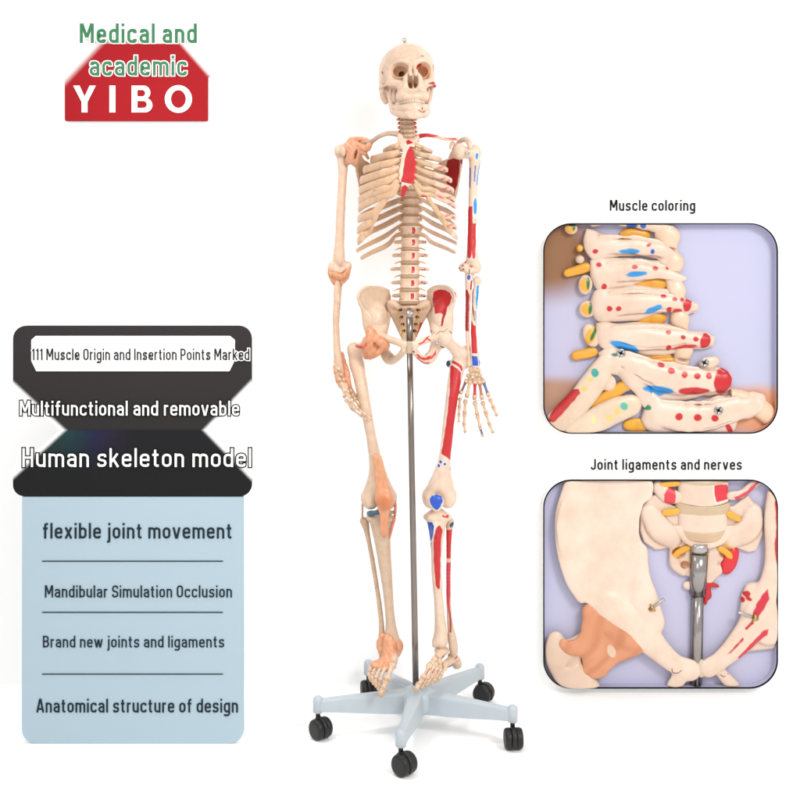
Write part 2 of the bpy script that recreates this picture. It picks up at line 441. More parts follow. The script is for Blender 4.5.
    for a in (.011, .015, .019, .023, .027):
        pm(mk((a, -.083, -.0895 - .0018 + .35 * abs(a - .019)), (.0026, .012, .0018), .0004), RED)
    pm(mk((.020, -.083, -.083), (.0016, .014, .0026), .0004), DARK)
    pm(mk((.047, -.022, -.055), (.006, .006, .018), .002), (.55, .17, .10))
    link('mandible', SKC + (warp(v) @ SKR.T) * SKS, q, M_BONE, skull, True, c)
    # teeth
    sizes = [.0042, .0034, .0037, .0034, .0034, .0046, .0046]
    for up_ in (1, -1):
        for s in (-1, 1):
            ang = 0.0; acc = sizes[0] if up_ > 0 else .0030
            for k, w in enumerate(sizes):
                if up_ < 0: w = w * .88
                # walk along the arch
                th = acc / .0345
                x = s * .0295 * math.sin(min(th, 1.45)); y = -.050 - .0375 * math.cos(min(th, 1.45))
                if th > 1.45: y += (th - 1.45) * .03
                nx, ny = s * math.sin(min(th, 1.5)), -math.cos(min(th, 1.5))
                zc = -.0665 if up_ > 0 else -.0762
                hgt = (.0056 if k < 3 else .0046)
                prof = []
                d = np.array([0, 0, -1.0 * up_])
                base = np.array([x, y, zc])
                off = np.array([nx, ny, 0]) * (-.0010 if up_ < 0 else .0)
                rows = []
                for zt, sc, th_ in ((-1, .78, .9), (-.3, 1, 1.0), (.5, .98, .8), (1, .86, .45)):
                    pt = base + off + d * zt * hgt
                    g = hs(*pt); rows.append((g, w * sc, (.0022 if k < 3 else .0036) * th_))
                V = []; tan = np.array([-ny, nx, 0.0]); nor = np.array([nx, ny, 0.0]); tan = SKR @ tan; nor = SKR @ nor
                seg = 10
                for g, a_, b_ in rows:
                    for j in range(seg):
                        t = 2 * pi * j / seg; cx, sx = math.cos(t), math.sin(t)
                        cx = math.copysign(abs(cx) ** .6, cx); sx = math.copysign(abs(sx) ** .6, sx)
                        V.append(g + tan * a_ * cx + nor * b_ * sx)
                Fc = []
                for i in range(3):
                    for j in range(seg):
                        kk = (j + 1) % seg; Fc.append((i * seg + j, i * seg + kk, (i + 1) * seg + kk, (i + 1) * seg + j))
                Fc.append(tuple(range(seg))[::-1]); Fc.append(tuple(3 * seg + j for j in range(seg)))
                link('tooth', V, Fc, M_BONE, skull, True, np.tile([.60, .49, .375], (len(V), 1)))
                acc += w + (sizes[k + 1] * (.88 if up_ < 0 else 1) if k < 6 else 0)
    # hanging eye on the crown
    b = hs(-.004, -.010, .098)
    V, Fc = sweep([(b[0], b[1], b[2] - .006, .0045, .0045), (b[0], b[1], b[2] + .003, .0045, .0045), (b[0] - .001, b[1], b[2] + .006, .003, .003)], 4, 12, (0, 1, 0))
    V2 = []; F2 = []
    for i in range(16):
        a = 2 * pi * i / 16
        for j in range(8):
            t = 2 * pi * j / 8; r = .0045 + .0016 * math.cos(t)
            V2.append((b[0] - .001 + r * math.cos(a), b[1] + .0016 * math.sin(t), b[2] + .010 + r * math.sin(a)))
    for i in range(16):
        for j in range(8): F2.append((i * 8 + j, ((i + 1) % 16) * 8 + j, ((i + 1) % 16) * 8 + (j + 1) % 8, i * 8 + (j + 1) % 8))
    V, Fc = merge((V, Fc), (V2, F2))
    link('hanging_hook', V, Fc, simple_mat('dull_brass', (.42, .33, .20), .4, .6, .2, 90), skull)
build_skull()

# ------------------------------------------------------------------ vertebrae, discs, nerves
LV = [118.6, 122.6, 126.9, 131.2, 135.5, 139.9, 144.6, 149.6, 154.6, 160.0, 166.0, 172.5, 179.4, 186.6, 194.2, 202.2, 210.7, 220.2, 230.4, 242.4, 255.8, 269.6, 283.2, 296.4]
def vert(i):
    v0 = LV[i]; y = spine_y(v0); u = spine_u(v0)
    gap = (LV[i + 1] - LV[i]) if i < 23 else 13.4
    ha = m(gap) * (.36 if i >= 7 else .34)
    hw = m(lerp_tab(i, [0, 6, 9, 12, 16, 18, 23], [6.2, 6.8, 5.8, 6.2, 8.0, 9.0, 10.2]))
    hd = hw * lerp_tab(i, [0, 6, 12, 23], [.62, .68, .90, .72])
    c = P(u, v0, y)
    tw = m(lerp_tab(i, [0, 1, 6, 8, 12, 17, 18, 19, 21, 23], [9.6, 8.6, 10.0, 14.5, 13.0, 10.5, 10.5, 15.5, 18.5, 16.0]))
    F = Field((c[0] - tw - .006, c[1] - hd - .004, c[2] - .040 if i > 6 else c[2] - .022), (c[0] + tw + .006, c[1] + hd + .062, c[2] + .022), 0.0013 if i < 7 else .0015)
    # waisted body
    if i >= 0:
        th = np.linspace(0, 2 * pi, 16, endpoint=False)
        sl, X, Y, Z = F.sub(c - [hw * 1.2, hd * 1.2, ha * 1.4], c + [hw * 1.2, hd * 1.2, ha * 1.4])
        rr = np.sqrt(((X - c[0]) / hw) ** 2 + ((Y - c[1]) / hd) ** 2)
        zz = (Z - c[2]) / ha
        d = np.maximum((rr - (.84 + .16 * np.clip(np.abs(zz), 0, 1) ** 2)) * min(hw, hd), np.abs(Z - c[2]) - ha)
        F.f[sl] = d.astype(np.float32)
    by = c[1] + hd
    for s in (-1, 1):
        if i < 7:
            F.tube([(c[0] + s * hw * .7, c[1] + hd * .2, c[2], ha * .6), (c[0] + s * hw * 1.1, c[1] + .000, c[2] - .001, ha * .75), (c[0] + s * tw, c[1] + .002, c[2] - .002, ha * .95)], k=.003)
            F.tube([(c[0] + s * hw * .9, by - .003, c[2], ha * .6), (c[0] + s * hw * 1.15, by + .004, c[2], ha * 1.0), (c[0] + s * .002, by + .022, c[2] - .004, .003)], k=.003)
        else:
            lum = i >= 19
            F.tube([(c[0] + s * hw * .62, by - .004, c[2] + ha * .3, ha * .55), (c[0] + s * hw * .75, by + .012, c[2] + ha * .2, ha * .6)], k=.003)
            back = .004 if lum else .014
            F.tube([(c[0] + s * hw * .72, by + .010, c[2] + .002, .0042), (c[0] + s * (tw * .6 + hw * .2), by + .010 + back * .5, c[2] + .002, .0040), (c[0] + s * tw, by + .010 + back, c[2] + (.001 if lum else .004), .0040 if lum else .0048)], k=.004)
            F.tube([(c[0] + s * hw * .75, by + .012, c[2] + ha * .9, .005), (c[0] + s * hw * .7, by + .016, c[2] - ha * 1.3, .005)], k=.003)
            F.tube([(c[0] + s * hw * .75, by + .014, c[2], .0045), (c[0], by + .024, c[2] - .004, .004)], k=.003)
    dn = .012 if (i < 7 or i >= 19) else .026
    F.tube([(c[0], by + .022, c[2] - .003, .0042), (c[0], by + .040, c[2] - dn * .6, .0036), (c[0], by + (.052 if i >= 6 else .036), c[2] - dn, .0040)], k=.004)
    F.rough(.0004, 200, i)
    def paint(p):
        if i >= 18:      # red strips of a muscle origin on the painted side
            p.poly([(u + 1.2, v0 - 2.9), (u + 4.6, v0 - 3.2), (u + 5.0, v0 + 1), (u + 4.2, v0 + 3.4), (u + 1.0, v0 + 3.2), (u + 1.8, v0)], y - hd, RED)
        if i >= 19:
            for a in (12.5, 15.0): p.spot(u + a, v0 + random.uniform(-1, 1), by, .9, .7, (RED if a < 13 else (.10, .03, .14)), front=False)
        if i < 7:
            for s in (-1, 1):
                p.ball(c + [s * hw * 1.25, -.004, -.001], (.0032, .008, .0035), RED if s > 0 or i % 2 else (.32, .10, .06), .0008)
                p.ball(c + [s * hw * .8, -.008, -ha], (.003, .008, .002), (.28, .09, .05), .0008)
        if i == 23: p.spot(u - 15.5, v0 - 7.5, by, 1.6, 1.4, RED, front=False)
    b = fbone('vertebra', F, SK, (.655, .475, .345) if i >= 7 else (.72, .53, .40), paint)
    # disc under it
    if i >= 1:
        v1 = LV[i + 1] if i < 23 else 309.0
        c2 = P(spine_u(v1), v1, spine_y(v1)) if i < 23 else P(409, 305.5, .008)
        mid = (c + c2) / 2; hh = (c[2] - c2[2]) / 2 - ha * (.98 if i < 23 else .3)
        hh = max(hh, .0012)
        V = []; seg = 28; prof = [(-1, .90), (-.7, 1.0), (0, 1.03), (.7, 1.0), (1, .90)]
        for a, r in prof:
            for j in range(seg):
                t = 2 * pi * j / seg; V.append(mid + np.array([hw * .99 * r * math.cos(t), hd * .99 * r * math.sin(t), hh * a]))
        Fc = []
        for r in range(4):
            for j in range(seg): k = (j + 1) % seg; Fc.append((r * seg + j, r * seg + k, (r + 1) * seg + k, (r + 1) * seg + j))
        Fc.append(tuple(range(seg))[::-1]); Fc.append(tuple(4 * seg + j for j in range(seg)))
        link('intervertebral_disc', V, Fc, M_BONE, SK, True, np.tile(DISC if i >= 7 else (.45, .33, .20), (len(V), 1)))
    # nerve roots
    if i >= 8:
        for s in (-1, 1):
            L = m(6.5 if i >= 18 else 4.0)
            a = c + np.array([s * hw * .75, hd * .9 + .004, -ha * 1.1]); bq = a + np.array([s * L * .7, -.004, -.002]); e = a + np.array([s * L * 1.25, -.007, -.006])
            sbone('spinal_nerve', [(*a, .0019, .0019), (*bq, .0017, .0017), (*e, .0013, .0013)], SK, YEL, 4, 8)
for i in range(24): vert(i)

# ------------------------------------------------------------------ breastbone
def build_sternum():
    F = Field((PX(392, -.09), -.135, PZ(203, -.09)), (PX(420, -.09), -.03, PZ(128, -.09)), .0013)
    ys = lambda x, z: np.interp(-z, [-PZ(134, -.08), -PZ(150, -.08), -PZ(184, -.08), -PZ(197, -.08)], [-.052, -.078, -.104, -.100])
    man = [(397.5, 133.5), (401, 133), (404.5, 136.8), (408.5, 138.6), (412.5, 138.4), (416, 136.5), (418.5, 138), (417.6, 142.5), (414.6, 146), (412.5, 149.5), (402.2, 150.0), (400.2, 145), (397.2, 139)]
    bod = [(402.2, 150.2), (413.4, 149.8), (416.0, 160), (416.8, 172), (416.0, 181), (411.5, 185.5), (402.6, 187), (398.6, 182), (398.4, 174), (400, 164)]
    xip = [(401.0, 185.5), (409.5, 184.5), (407.5, 190), (403.4, 198.2), (401.2, 197.0), (400.6, 190)]
    for k, pg in enumerate((man, bod, xip)):
        F.poly([(PX(a, -.085), PZ(b, -.085)) for a, b in pg], ys, .0048 if k < 2 else .003, .003, .003)
    F.cap(P(400, 136, -.054), P(396.5, 134.5, -.05), .006, .006, .005)
    F.cap(P(415.8, 139, -.056), P(418.5, 137.2, -.052), .006, .006, .005)
    for v_ in (160, 167.5, 175, 181):
        for s in (-1, 1):
            uu = 407.4 + s * 9.0 - (v_ - 160) * .02; F.ell(P(uu, v_, ys(0, PZ(v_, -.085))), (.004, .005, .003), k=.003, cut=True)
    F.blur(1).rough(.0005, 160, 9)
    def paint(p):
        p.poly([(405.8, 140.8), (408.8, 140), (413.5, 142.8), (409.5, 144.6), (406.5, 145.5)], -.065, RED)
        p.poly([(410, 145.5), (416, 147), (418.5, 160), (418.5, 185), (411, 184.5), (400.6, 182.6), (402.6, 174), (404.2, 162), (406.2, 152.4)], -.09, RED)
        p.poly([(401.4, 187), (405, 184.8), (411, 190), (404, 199), (401, 197)], -.10, RED)
        p.spot(400.6, 183.2, -.105, 1.1, 1.0, DARK)
    fbone('sternum', F, SK, CREAM, paint, label='breastbone with a red patch over half of its front')
build_sternum()

# ------------------------------------------------------------------ ribs and cartilage
LATL = [(384, 151.5), (371.5, 160), (364, 170), (361, 180.5), (359.8, 190.5), (359.2, 200), (359, 208.5), (358.6, 219), (358.2, 230), (358.6, 241)]
LATR = [(431.5, 151.5), (440.5, 160), (447, 170), (451, 180.5), (453, 190.5), (454.4, 200), (455, 206.5), (455.5, 217), (456, 227.5), (456.4, 237.5)]
ANTL = [(395.5, 147), (390, 155.5), (385.5, 164.5), (383, 174), (380.5, 184), (378.5, 194), (376, 204), (372, 214), (368, 224), (364.5, 234)]
ANTR = [(423, 151), (427, 159), (430.5, 168.5), (432.5, 178.5), (434, 188), (435.5, 198), (438, 207.5), (442.5, 216), (447, 224), (451.5, 232)]
STV = [144, 152, 160, 167.5, 175, 181, 184.5]
for k_ in range(7):   # the front of each true rib runs almost straight down from the breastbone
    for lt, an, sx in ((LATL, ANTL, 398.6), (LATR, ANTR, 415.6)):
        f_ = .50 if k_ > 0 else .42; an[k_] = (sx + (lt[k_][0] - sx) * f_, STV[k_] + (lt[k_][1] - STV[k_]) * (f_ + .02))
ysn = lambda v_: float(np.interp(v_, [134, 150, 184, 197], [-.052, -.078, -.104, -.100]))
def rib(i, s):
    lat = (LATL if s < 0 else LATR); ant = (ANTL if s < 0 else ANTR)
    T_ = LV[7 + i]; y0 = spine_y(T_); u0 = spine_u(T_); hw = lerp_tab(7 + i, [7, 12, 18], [6.2, 6.2, 9.0])
    hh = (.0072 if s > 0 else .0108) if i < 10 else (.0058 if s > 0 else .0066)
    hh *= (.8 if i in (0,) else 1)
    th = .0034
    col = TAN if s < 0 else BONE
    drop = (lat[i][1] if i < 10 else 250) - T_
    rows = [(u0 + s * hw * .9, T_ + drop * (.13 if i > 6 else .02), y0 + .020, .0040, .0045), (u0 + s * (hw + 6), T_ + drop * (.27 if i > 6 else .16), y0 + .042, th, hh * .72)]
    if i < 10:
        L = lat[i]; A = ant[i]; f = [.02, .03, .045, .055, .06, .06, .06, .055, .05, .045][i]
        ya = [-.055, -.068, -.080, -.088, -.092, -.092, -.088, -.078, -.066, -.052][i]
        d = L[0] - u0
        rows += [(u0 + d * .50, T_ + (L[1] - T_) * (.48 if i > 6 else .40), y0 + .050, th, min(hh, .0078)), (u0 + d * .82, T_ + (L[1] - T_) * .74, f + .004, th, min(hh, .0085))]
        rows += [(L[0], L[1], .004, th, hh), (L[0] + (A[0] - L[0]) * .28, L[1] + (A[1] - L[1]) * .38 + .3, -.046 + (.012 if i < 2 else 0), th, hh), (A[0], A[1], ya, th * 1.1, hh * 1.02)]
    else:
        tip = {(-1, 10): (357, 250.5, .000), (-1, 11): (361.5, 258.0, .030), (1, 10): (456.5, 243.5, .000), (1, 11): (455.0, 252.5, .030)}[(s, i)]
        d = tip[0] - u0
        rows += [(u0 + d * .45, T_ + (tip[1] - T_) * .50, y0 + .048, th, hh), (u0 + d * .80, T_ + (tip[1] - T_) * .81, (y0 + .04 + tip[2]) / 2 + .012, th, hh * .95), (tip[0], tip[1], tip[2], th * .9, hh * .85)]
    path = []
    for (u, v, y, a, b) in rows:
        q = P(u, v, y); path.append((*q, a, b))
    def paint(p):
        if s > 0:
            for k, (u, v, y) in {5: (421.5, 184, -.09), 6: (423.5, 196.5, -.09)}.items():
                if i == k: pass
            if 2 <= i <= 8:   # slips along the upper edge and red touches underneath
                L = lat[i]
                p.spot(L[0] - 8, L[1] - 1.2, -.04, 4.5, .9, (.50, .06, .05), ang=.35)
                p.spot(L[0] - 16, L[1] - 5.5, .08, 5, 1.1, (.48, .10, .07), ang=-.4, front=False)
                p.spot(L[0] - 3, L[1] + 1.5, 0, 1.8, 1.0, (.40, .10, .06), front=False)
        else:
            if i in (3, 5, 6): p.spot(ANTL[i][0] - 4, ANTL[i][1], -.08, .7, .7, DARK)
        # sanded joint between bone and cartilage
    sbone('rib', path, SK, col, 9, 14, paint=paint, label=None)
    if i < 10:
        A = ant[i]; ya = path[-1][1]
        ccol = CART if s > 0 else (0.581, 0.376, 0.236)
        if i < 7:
            S = (407 + s * (8.6 if i else 7.5) - (0.8 if i > 3 else 0), STV[i]); ys_ = ysn(STV[i])
            if i <= 4: rws = [(A[0], A[1], ya), ((A[0] + S[0]) / 2, (A[1] + S[1]) / 2 + (.6 if i < 3 else .9), min(ya, ys_) - .006), (S[0], S[1], ys_)]
            else: rws = [(A[0], A[1], ya), (A[0] - s * 5.5, A[1] - 2.0, ya - .008), (S[0] + s * 6.0, S[1] + (9.5 if i == 6 else 7.0), ys_ - .002), (S[0], S[1], ys_)]
        else:
            tgt = ({7: (387.5, 196.2), 8: (380.0, 205.5), 9: (374.6, 214.8)} if s < 0 else {7: (427.0, 196.2), 8: (435.0, 206.0), 9: (442.6, 216.6)})[i]
            rws = [(A[0], A[1], ya), (A[0] - s * 4.5, A[1] - 3.2, ya - .006), (tgt[0], tgt[1], -.096 + (i - 7) * .008)]
        pth = [(*P(*r), .0046, (hh * .95 if k < len(rws) - 1 else hh * .70)) for k, r in enumerate(rws)]
        def cp(p):
            if s > 0:
                p.spot(421.5, 184, -.09, 2.0, 1.2, RED, ang=-.2); p.spot(423.6, 196.6, -.09, 2.6, 1.4, RED, ang=-.2)
        sbone('costal_cartilage', pth, SK, ccol, 8, 14, paint=cp)
for i in range(12):
    for s in (-1, 1): rib(i, s)
# ------------------------------------------------------------------ shoulder girdle
def clavicles():
    sbone('clavicle', [T(396.5, 133.8, -.052, 2.9, 2.8), T(388, 133.4, -.062, 2.3, 2.3), T(379.5, 136.2, -.058, 2.1, 2.2), T(372, 141, -.036, 2.2, 2.2), T(362, 143, -.008, 2.6, 2.0)], SK, (0.469, 0.333, 0.250), 8, 14)
    def cp(p):
        p.poly([(419, 132), (432, 133), (439, 136.2), (432, 137.6), (419, 138)], -.06, RED, rim=False)
        p.poly([(443.5, 136.2), (457, 136), (457, 139.4), (444, 139)], -.03, RED, rim=False)
    sbone('clavicle', [T(418.5, 136.2, -.052, 2.3, 2.3), T(427, 135.2, -.064, 1.8, 1.8), T(437, 136.8, -.058, 1.5, 1.6), T(446, 139.2, -.036, 1.6, 1.5), T(457, 139.4, -.006, 2.2, 1.6)], SK, BONE, 8, 14, paint=cp, label='collarbone with red stripes along its upper edge')

def scapulae():
    # left of the picture
    F = Field((PX(345, .03), -.06, PZ(210, .1)), (PX(392, .1), .15, PZ(132, .0)), .0015)
    ys = lambda x, z: np.interp(x, [PX(352, .04), PX(390, .09)], [.040, .100])
    F.poly([(PX(a, .07), PZ(b, .07)) for a, b in [(354.5, 148), (359, 151), (364, 160), (376, 166), (386, 172), (379, 190), (367, 206), (361.5, 206), (360, 196), (359, 182), (356.5, 166), (353.5, 156)]], ys, .0028, .002, .004)
    F.tube([T(355, 151, .035, 3.4), T(357, 166, .050, 2.4), T(360.5, 186, .070, 2.0), T(363.5, 203, .085, 2.6)], k=.006)
    F.tube([T(368, 158, .085, 1.8), T(362, 148, .070, 2.2), T(357, 141.5, .050, 2.6), T(351.5, 140.0, .020, 3.0), T(352.5, 142, -.006, 2.6)], k=.006)
    F.ell(P(353.5, 151.5, .028), (.012, .010, .020), k=.006)
    F.tube([T(358, 146.5, .030, 2.4), T(361.5, 143.5, .005, 2.2), T(364.5, 147.5, -.022, 2.2)], k=.006)
    F.blur(1).rough(.0006, 120, 4)
    fbone('scapula', F, SK, TAN)
    # right of the picture
    F = Field((PX(424, .1), -.06, PZ(212, .1)), (PX(474, .03), .15, PZ(130, .0)), .0015)
    ys = lambda x, z: np.interp(x, [PX(428, .1), PX(462, .05)], [.100, .045])
    F.poly([(PX(a, .07), PZ(b, .07)) for a, b in [(459.5, 148), (455.5, 152), (450, 158), (440, 161), (431, 172), (437, 190), (448.5, 204.5), (453.5, 204), (455.5, 196), (458, 182), (460.5, 166), (461.5, 157)]], ys, .0028, .002, .004)
    F.tube([T(459.5, 152, .036, 3.2), T(460, 166, .048, 2.1), T(457, 186, .068, 1.9), T(452.5, 202, .085, 2.4)], k=.006)
    F.tube([T(450, 158, .085, 1.8), T(455, 149, .072, 2.2), T(460, 141.5, .050, 2.4), T(466.5, 139.6, .020, 2.8), T(469.5, 143.5, -.006, 2.8), T(470.2, 148, -.012, 2.0)], k=.006)
    F.ell(P(460, 151.5, .028), (.012, .010, .020), k=.006)
    F.tube([T(456, 146.5, .030, 2.4), T(452.5, 143.5, .005, 2.2), T(451, 148, -.018, 2.0)], k=.006)
    F.blur(1).rough(.0006, 120, 5)
    def sp(p):
        p.poly([(447.5, 160), (454, 158.5), (459.4, 161), (459.6, 172), (457.2, 186), (454, 193), (448, 190), (445, 175)], .06, DRED, rim=False)
        p.spot(453, 201.5, .085, 2.2, 2.0, (.02, .05, .22))
        p.spot(461.8, 161, .04, 1.6, 3.0, DRED)
    fbone('scapula', F, SK, CREAM, sp, label='shoulder blade with a dark red patch in its hollow')
clavicles(); scapulae()

# ------------------------------------------------------------------ arms
def humerus(path, head, hr, tub, epi, trough, lo, hi, base, paint, label=None):
    F = Field(lo, hi, .0014)
    F.tube(path, 6, .006)
    F.ell(head, hr, k=.010)
    for c, r in tub: F.ell(c, r, k=.008)
    for c, r in epi: F.ell(c, r, k=.008)
    for c, r in trough: F.ell(c, r, k=.004, cut=True)
    F.blur(1).rough(.0006, 130, 11)
    return fbone('humerus', F, SK, base, paint, label=label)
def arm_left():
    humerus([T(341.6, 151, .012, 5.6), T(342.4, 160, .010, 4.9), T(342.6, 172, .006, 4.4), T(341.6, 190, .002, 4.0), T(340.6, 210, -.002, 4.1), T(339.9, 232, -.004, 4.3), T(339.2, 250, -.004, 4.9), T(339.0, 260, -.003, 5.8)],
            P(347.5, 150.5, .018), (.020, .022, .022), [(P(338.6, 151, .006), (.012, .016, .016)), (P(343.5, 151.5, -.014), (.008, .008, .013))],
            [(P(333.5, 267.5, -.002), (.015, .015, .019)), (P(345, 267, .002), (.014, .012, .016)), (P(349.3, 266, .004), (.006, .007, .010)), (P(338.5, 271, -.010), (.012, .010, .010))],
            [(P(340.8, 268.5, -.019), (.0045, .006, .007))],
            (PX(324), -.035, PZ(282)), (PX(357, .02), .050, PZ(140)), (0.604, 0.431, 0.328), None)
    F = Field((PX(338), -.05, PZ(166)), (PX(374), .055, PZ(132)), .0014)          # shoulder ligaments
    F.ell(P(351.5, 152.5, -.002), (.0155, .024, .030), k=.006)
    F.tube([T(347.5, 144, -.010, 2.2), T(349.0, 154, -.018, 2.6), T(347.5, 163, -.010, 2.2)], k=.008)
    F.tube([T(357.5, 147, -.020, 2.6), T(356.5, 157, -.014, 3.0), T(354.5, 164, -.006, 2.6)], k=.008)
    F.ell(P(353.0, 157, -.030), (.0022, .010, .014), rotm(0, -.25, 0), k=.004, cut=True)
    F.tube([T(349, 144, -.004, 3.0), T(352.5, 151, -.020, 3.6), T(350.5, 161, -.014, 3.2)], k=.006)
    F.tube([T(349, 140.6, .002, 2.4), T(357, 139.0, -.004, 2.2), T(366, 141.0, -.014, 2.6), T(371, 142.8, -.030, 2.4)], k=.008)
    F.tube([T(353, 143, -.008, 3.0), T(360, 146.5, -.018, 3.6), T(366, 148.5, -.026, 3.2), T(369.5, 144.5, -.032, 2.6)], k=.008)
    F.tube([T(356, 149, -.012, 3.2), T(364, 152.5, -.018, 3.4)], k=.008)
    F.ell(P(357, 145.8, -.030), (.008, .006, .002), rotm(0, .5, 0), k=.003, cut=True)
    F.ell(P(355.6, 154.5, -.024), (.002, .012, .012), rotm(0, .2, 0), k=.003, cut=True)
    F.blur(1).rough(.0011, 260, 2)
    def lp(p):
        d = np.sin(p.v[:, 0] * 420 + p.v[:, 2] * 260 + 2 * np.sin(p.v[:, 2] * 140)); p.mix(np.clip(d * .5 + .1, 0, 1) * .55, (.46, .15, .06)); p.mix(np.clip(np.sin(p.v[:, 0] * 150 + 1), 0, 1) * .35, (.56, .30, .17))
        p.mix(np.clip((P(362, 140, 0)[2] - p.v[:, 2]) / .05, 0, 1) * .15, BONE)
    fbone('joint_ligament', F, SK, LIG, lp, label='peach ligament capsule wrapped round the shoulder')
    # forearm: two shafts almost in line, seen from the thumb edge
    def radius():
        F = Field((PX(324), -.05, PZ(384)), (PX(352), .04, PZ(275)), .0014)
        F.tube([T(336.5, 279, -.014, 3.2), T(337, 285, -.014, 2.5), T(336.6, 296, -.014, 2.9), T(335.6, 318, -.014, 2.7), T(336.0, 338, -.014, 2.7), T(337.6, 356, -.014, 3.5), T(339.2, 369, -.014, 4.3), T(340, 373, -.014, 3.8)], 6)
        F.ell(P(338.6, 299, -.020), (.0035, .004, .010), k=.004)
        F.blur(1).rough(.0005, 140, 8)
        fbone('radius', F, SK, (0.604, 0.431, 0.319))
        F = Field((PX(324), -.03, PZ(384)), (PX(356), .06, PZ(262)), .0014)
        F.tube([T(340.5, 266, .018, 3.8), T(340, 276, .010, 4.2), T(339.2, 286, .008, 3.0), T(337.8, 305, .008, 2.6), T(336.8, 330, .008, 2.4), T(338.6, 352, .010, 2.5), T(341.4, 366, .012, 3.0)], 6)
        F.blur(1).rough(.0005, 140, 9)
        fbone('ulna', F, SK, (0.570, 0.397, 0.285))
    radius()
    F = Field((PX(324), -.05, PZ(292)), (PX(354), .04, PZ(258)), .0014)          # elbow ligaments
    F.tube([T(330.0, 265, -.004, 2.0), T(330.6, 273, -.008, 2.6), T(335, 280.5, -.012, 2.8), T(341, 282, -.012, 2.6), T(346.5, 277, -.008, 2.4), T(349.4, 268, -.002, 1.6)], k=.005)
    F.tube([T(334, 274.5, -.022, 2.6), T(340, 277, -.022, 3.2), T(345, 275, -.018, 2.6)], k=.008)
    F.tube([T(335, 281, -.014, 3.2), T(337, 286, -.012, 2.2)], k=.006)
    F.tube([T(347, 272, -.010, 2.0), T(342, 281, -.012, 2.0)], k=.006)
    F.blur(1).rough(.0010, 260, 6)
    def lp(p):
        d = np.sin(p.v[:, 0] * 500 + p.v[:, 2] * 120); p.mix(np.clip(d, 0, 1) * .45, (0.528, 0.317, 0.176))
    fbone('joint_ligament', F, SK, (.52, .225, .118), lp, label='peach ligament capsule round the elbow')
arm_left()

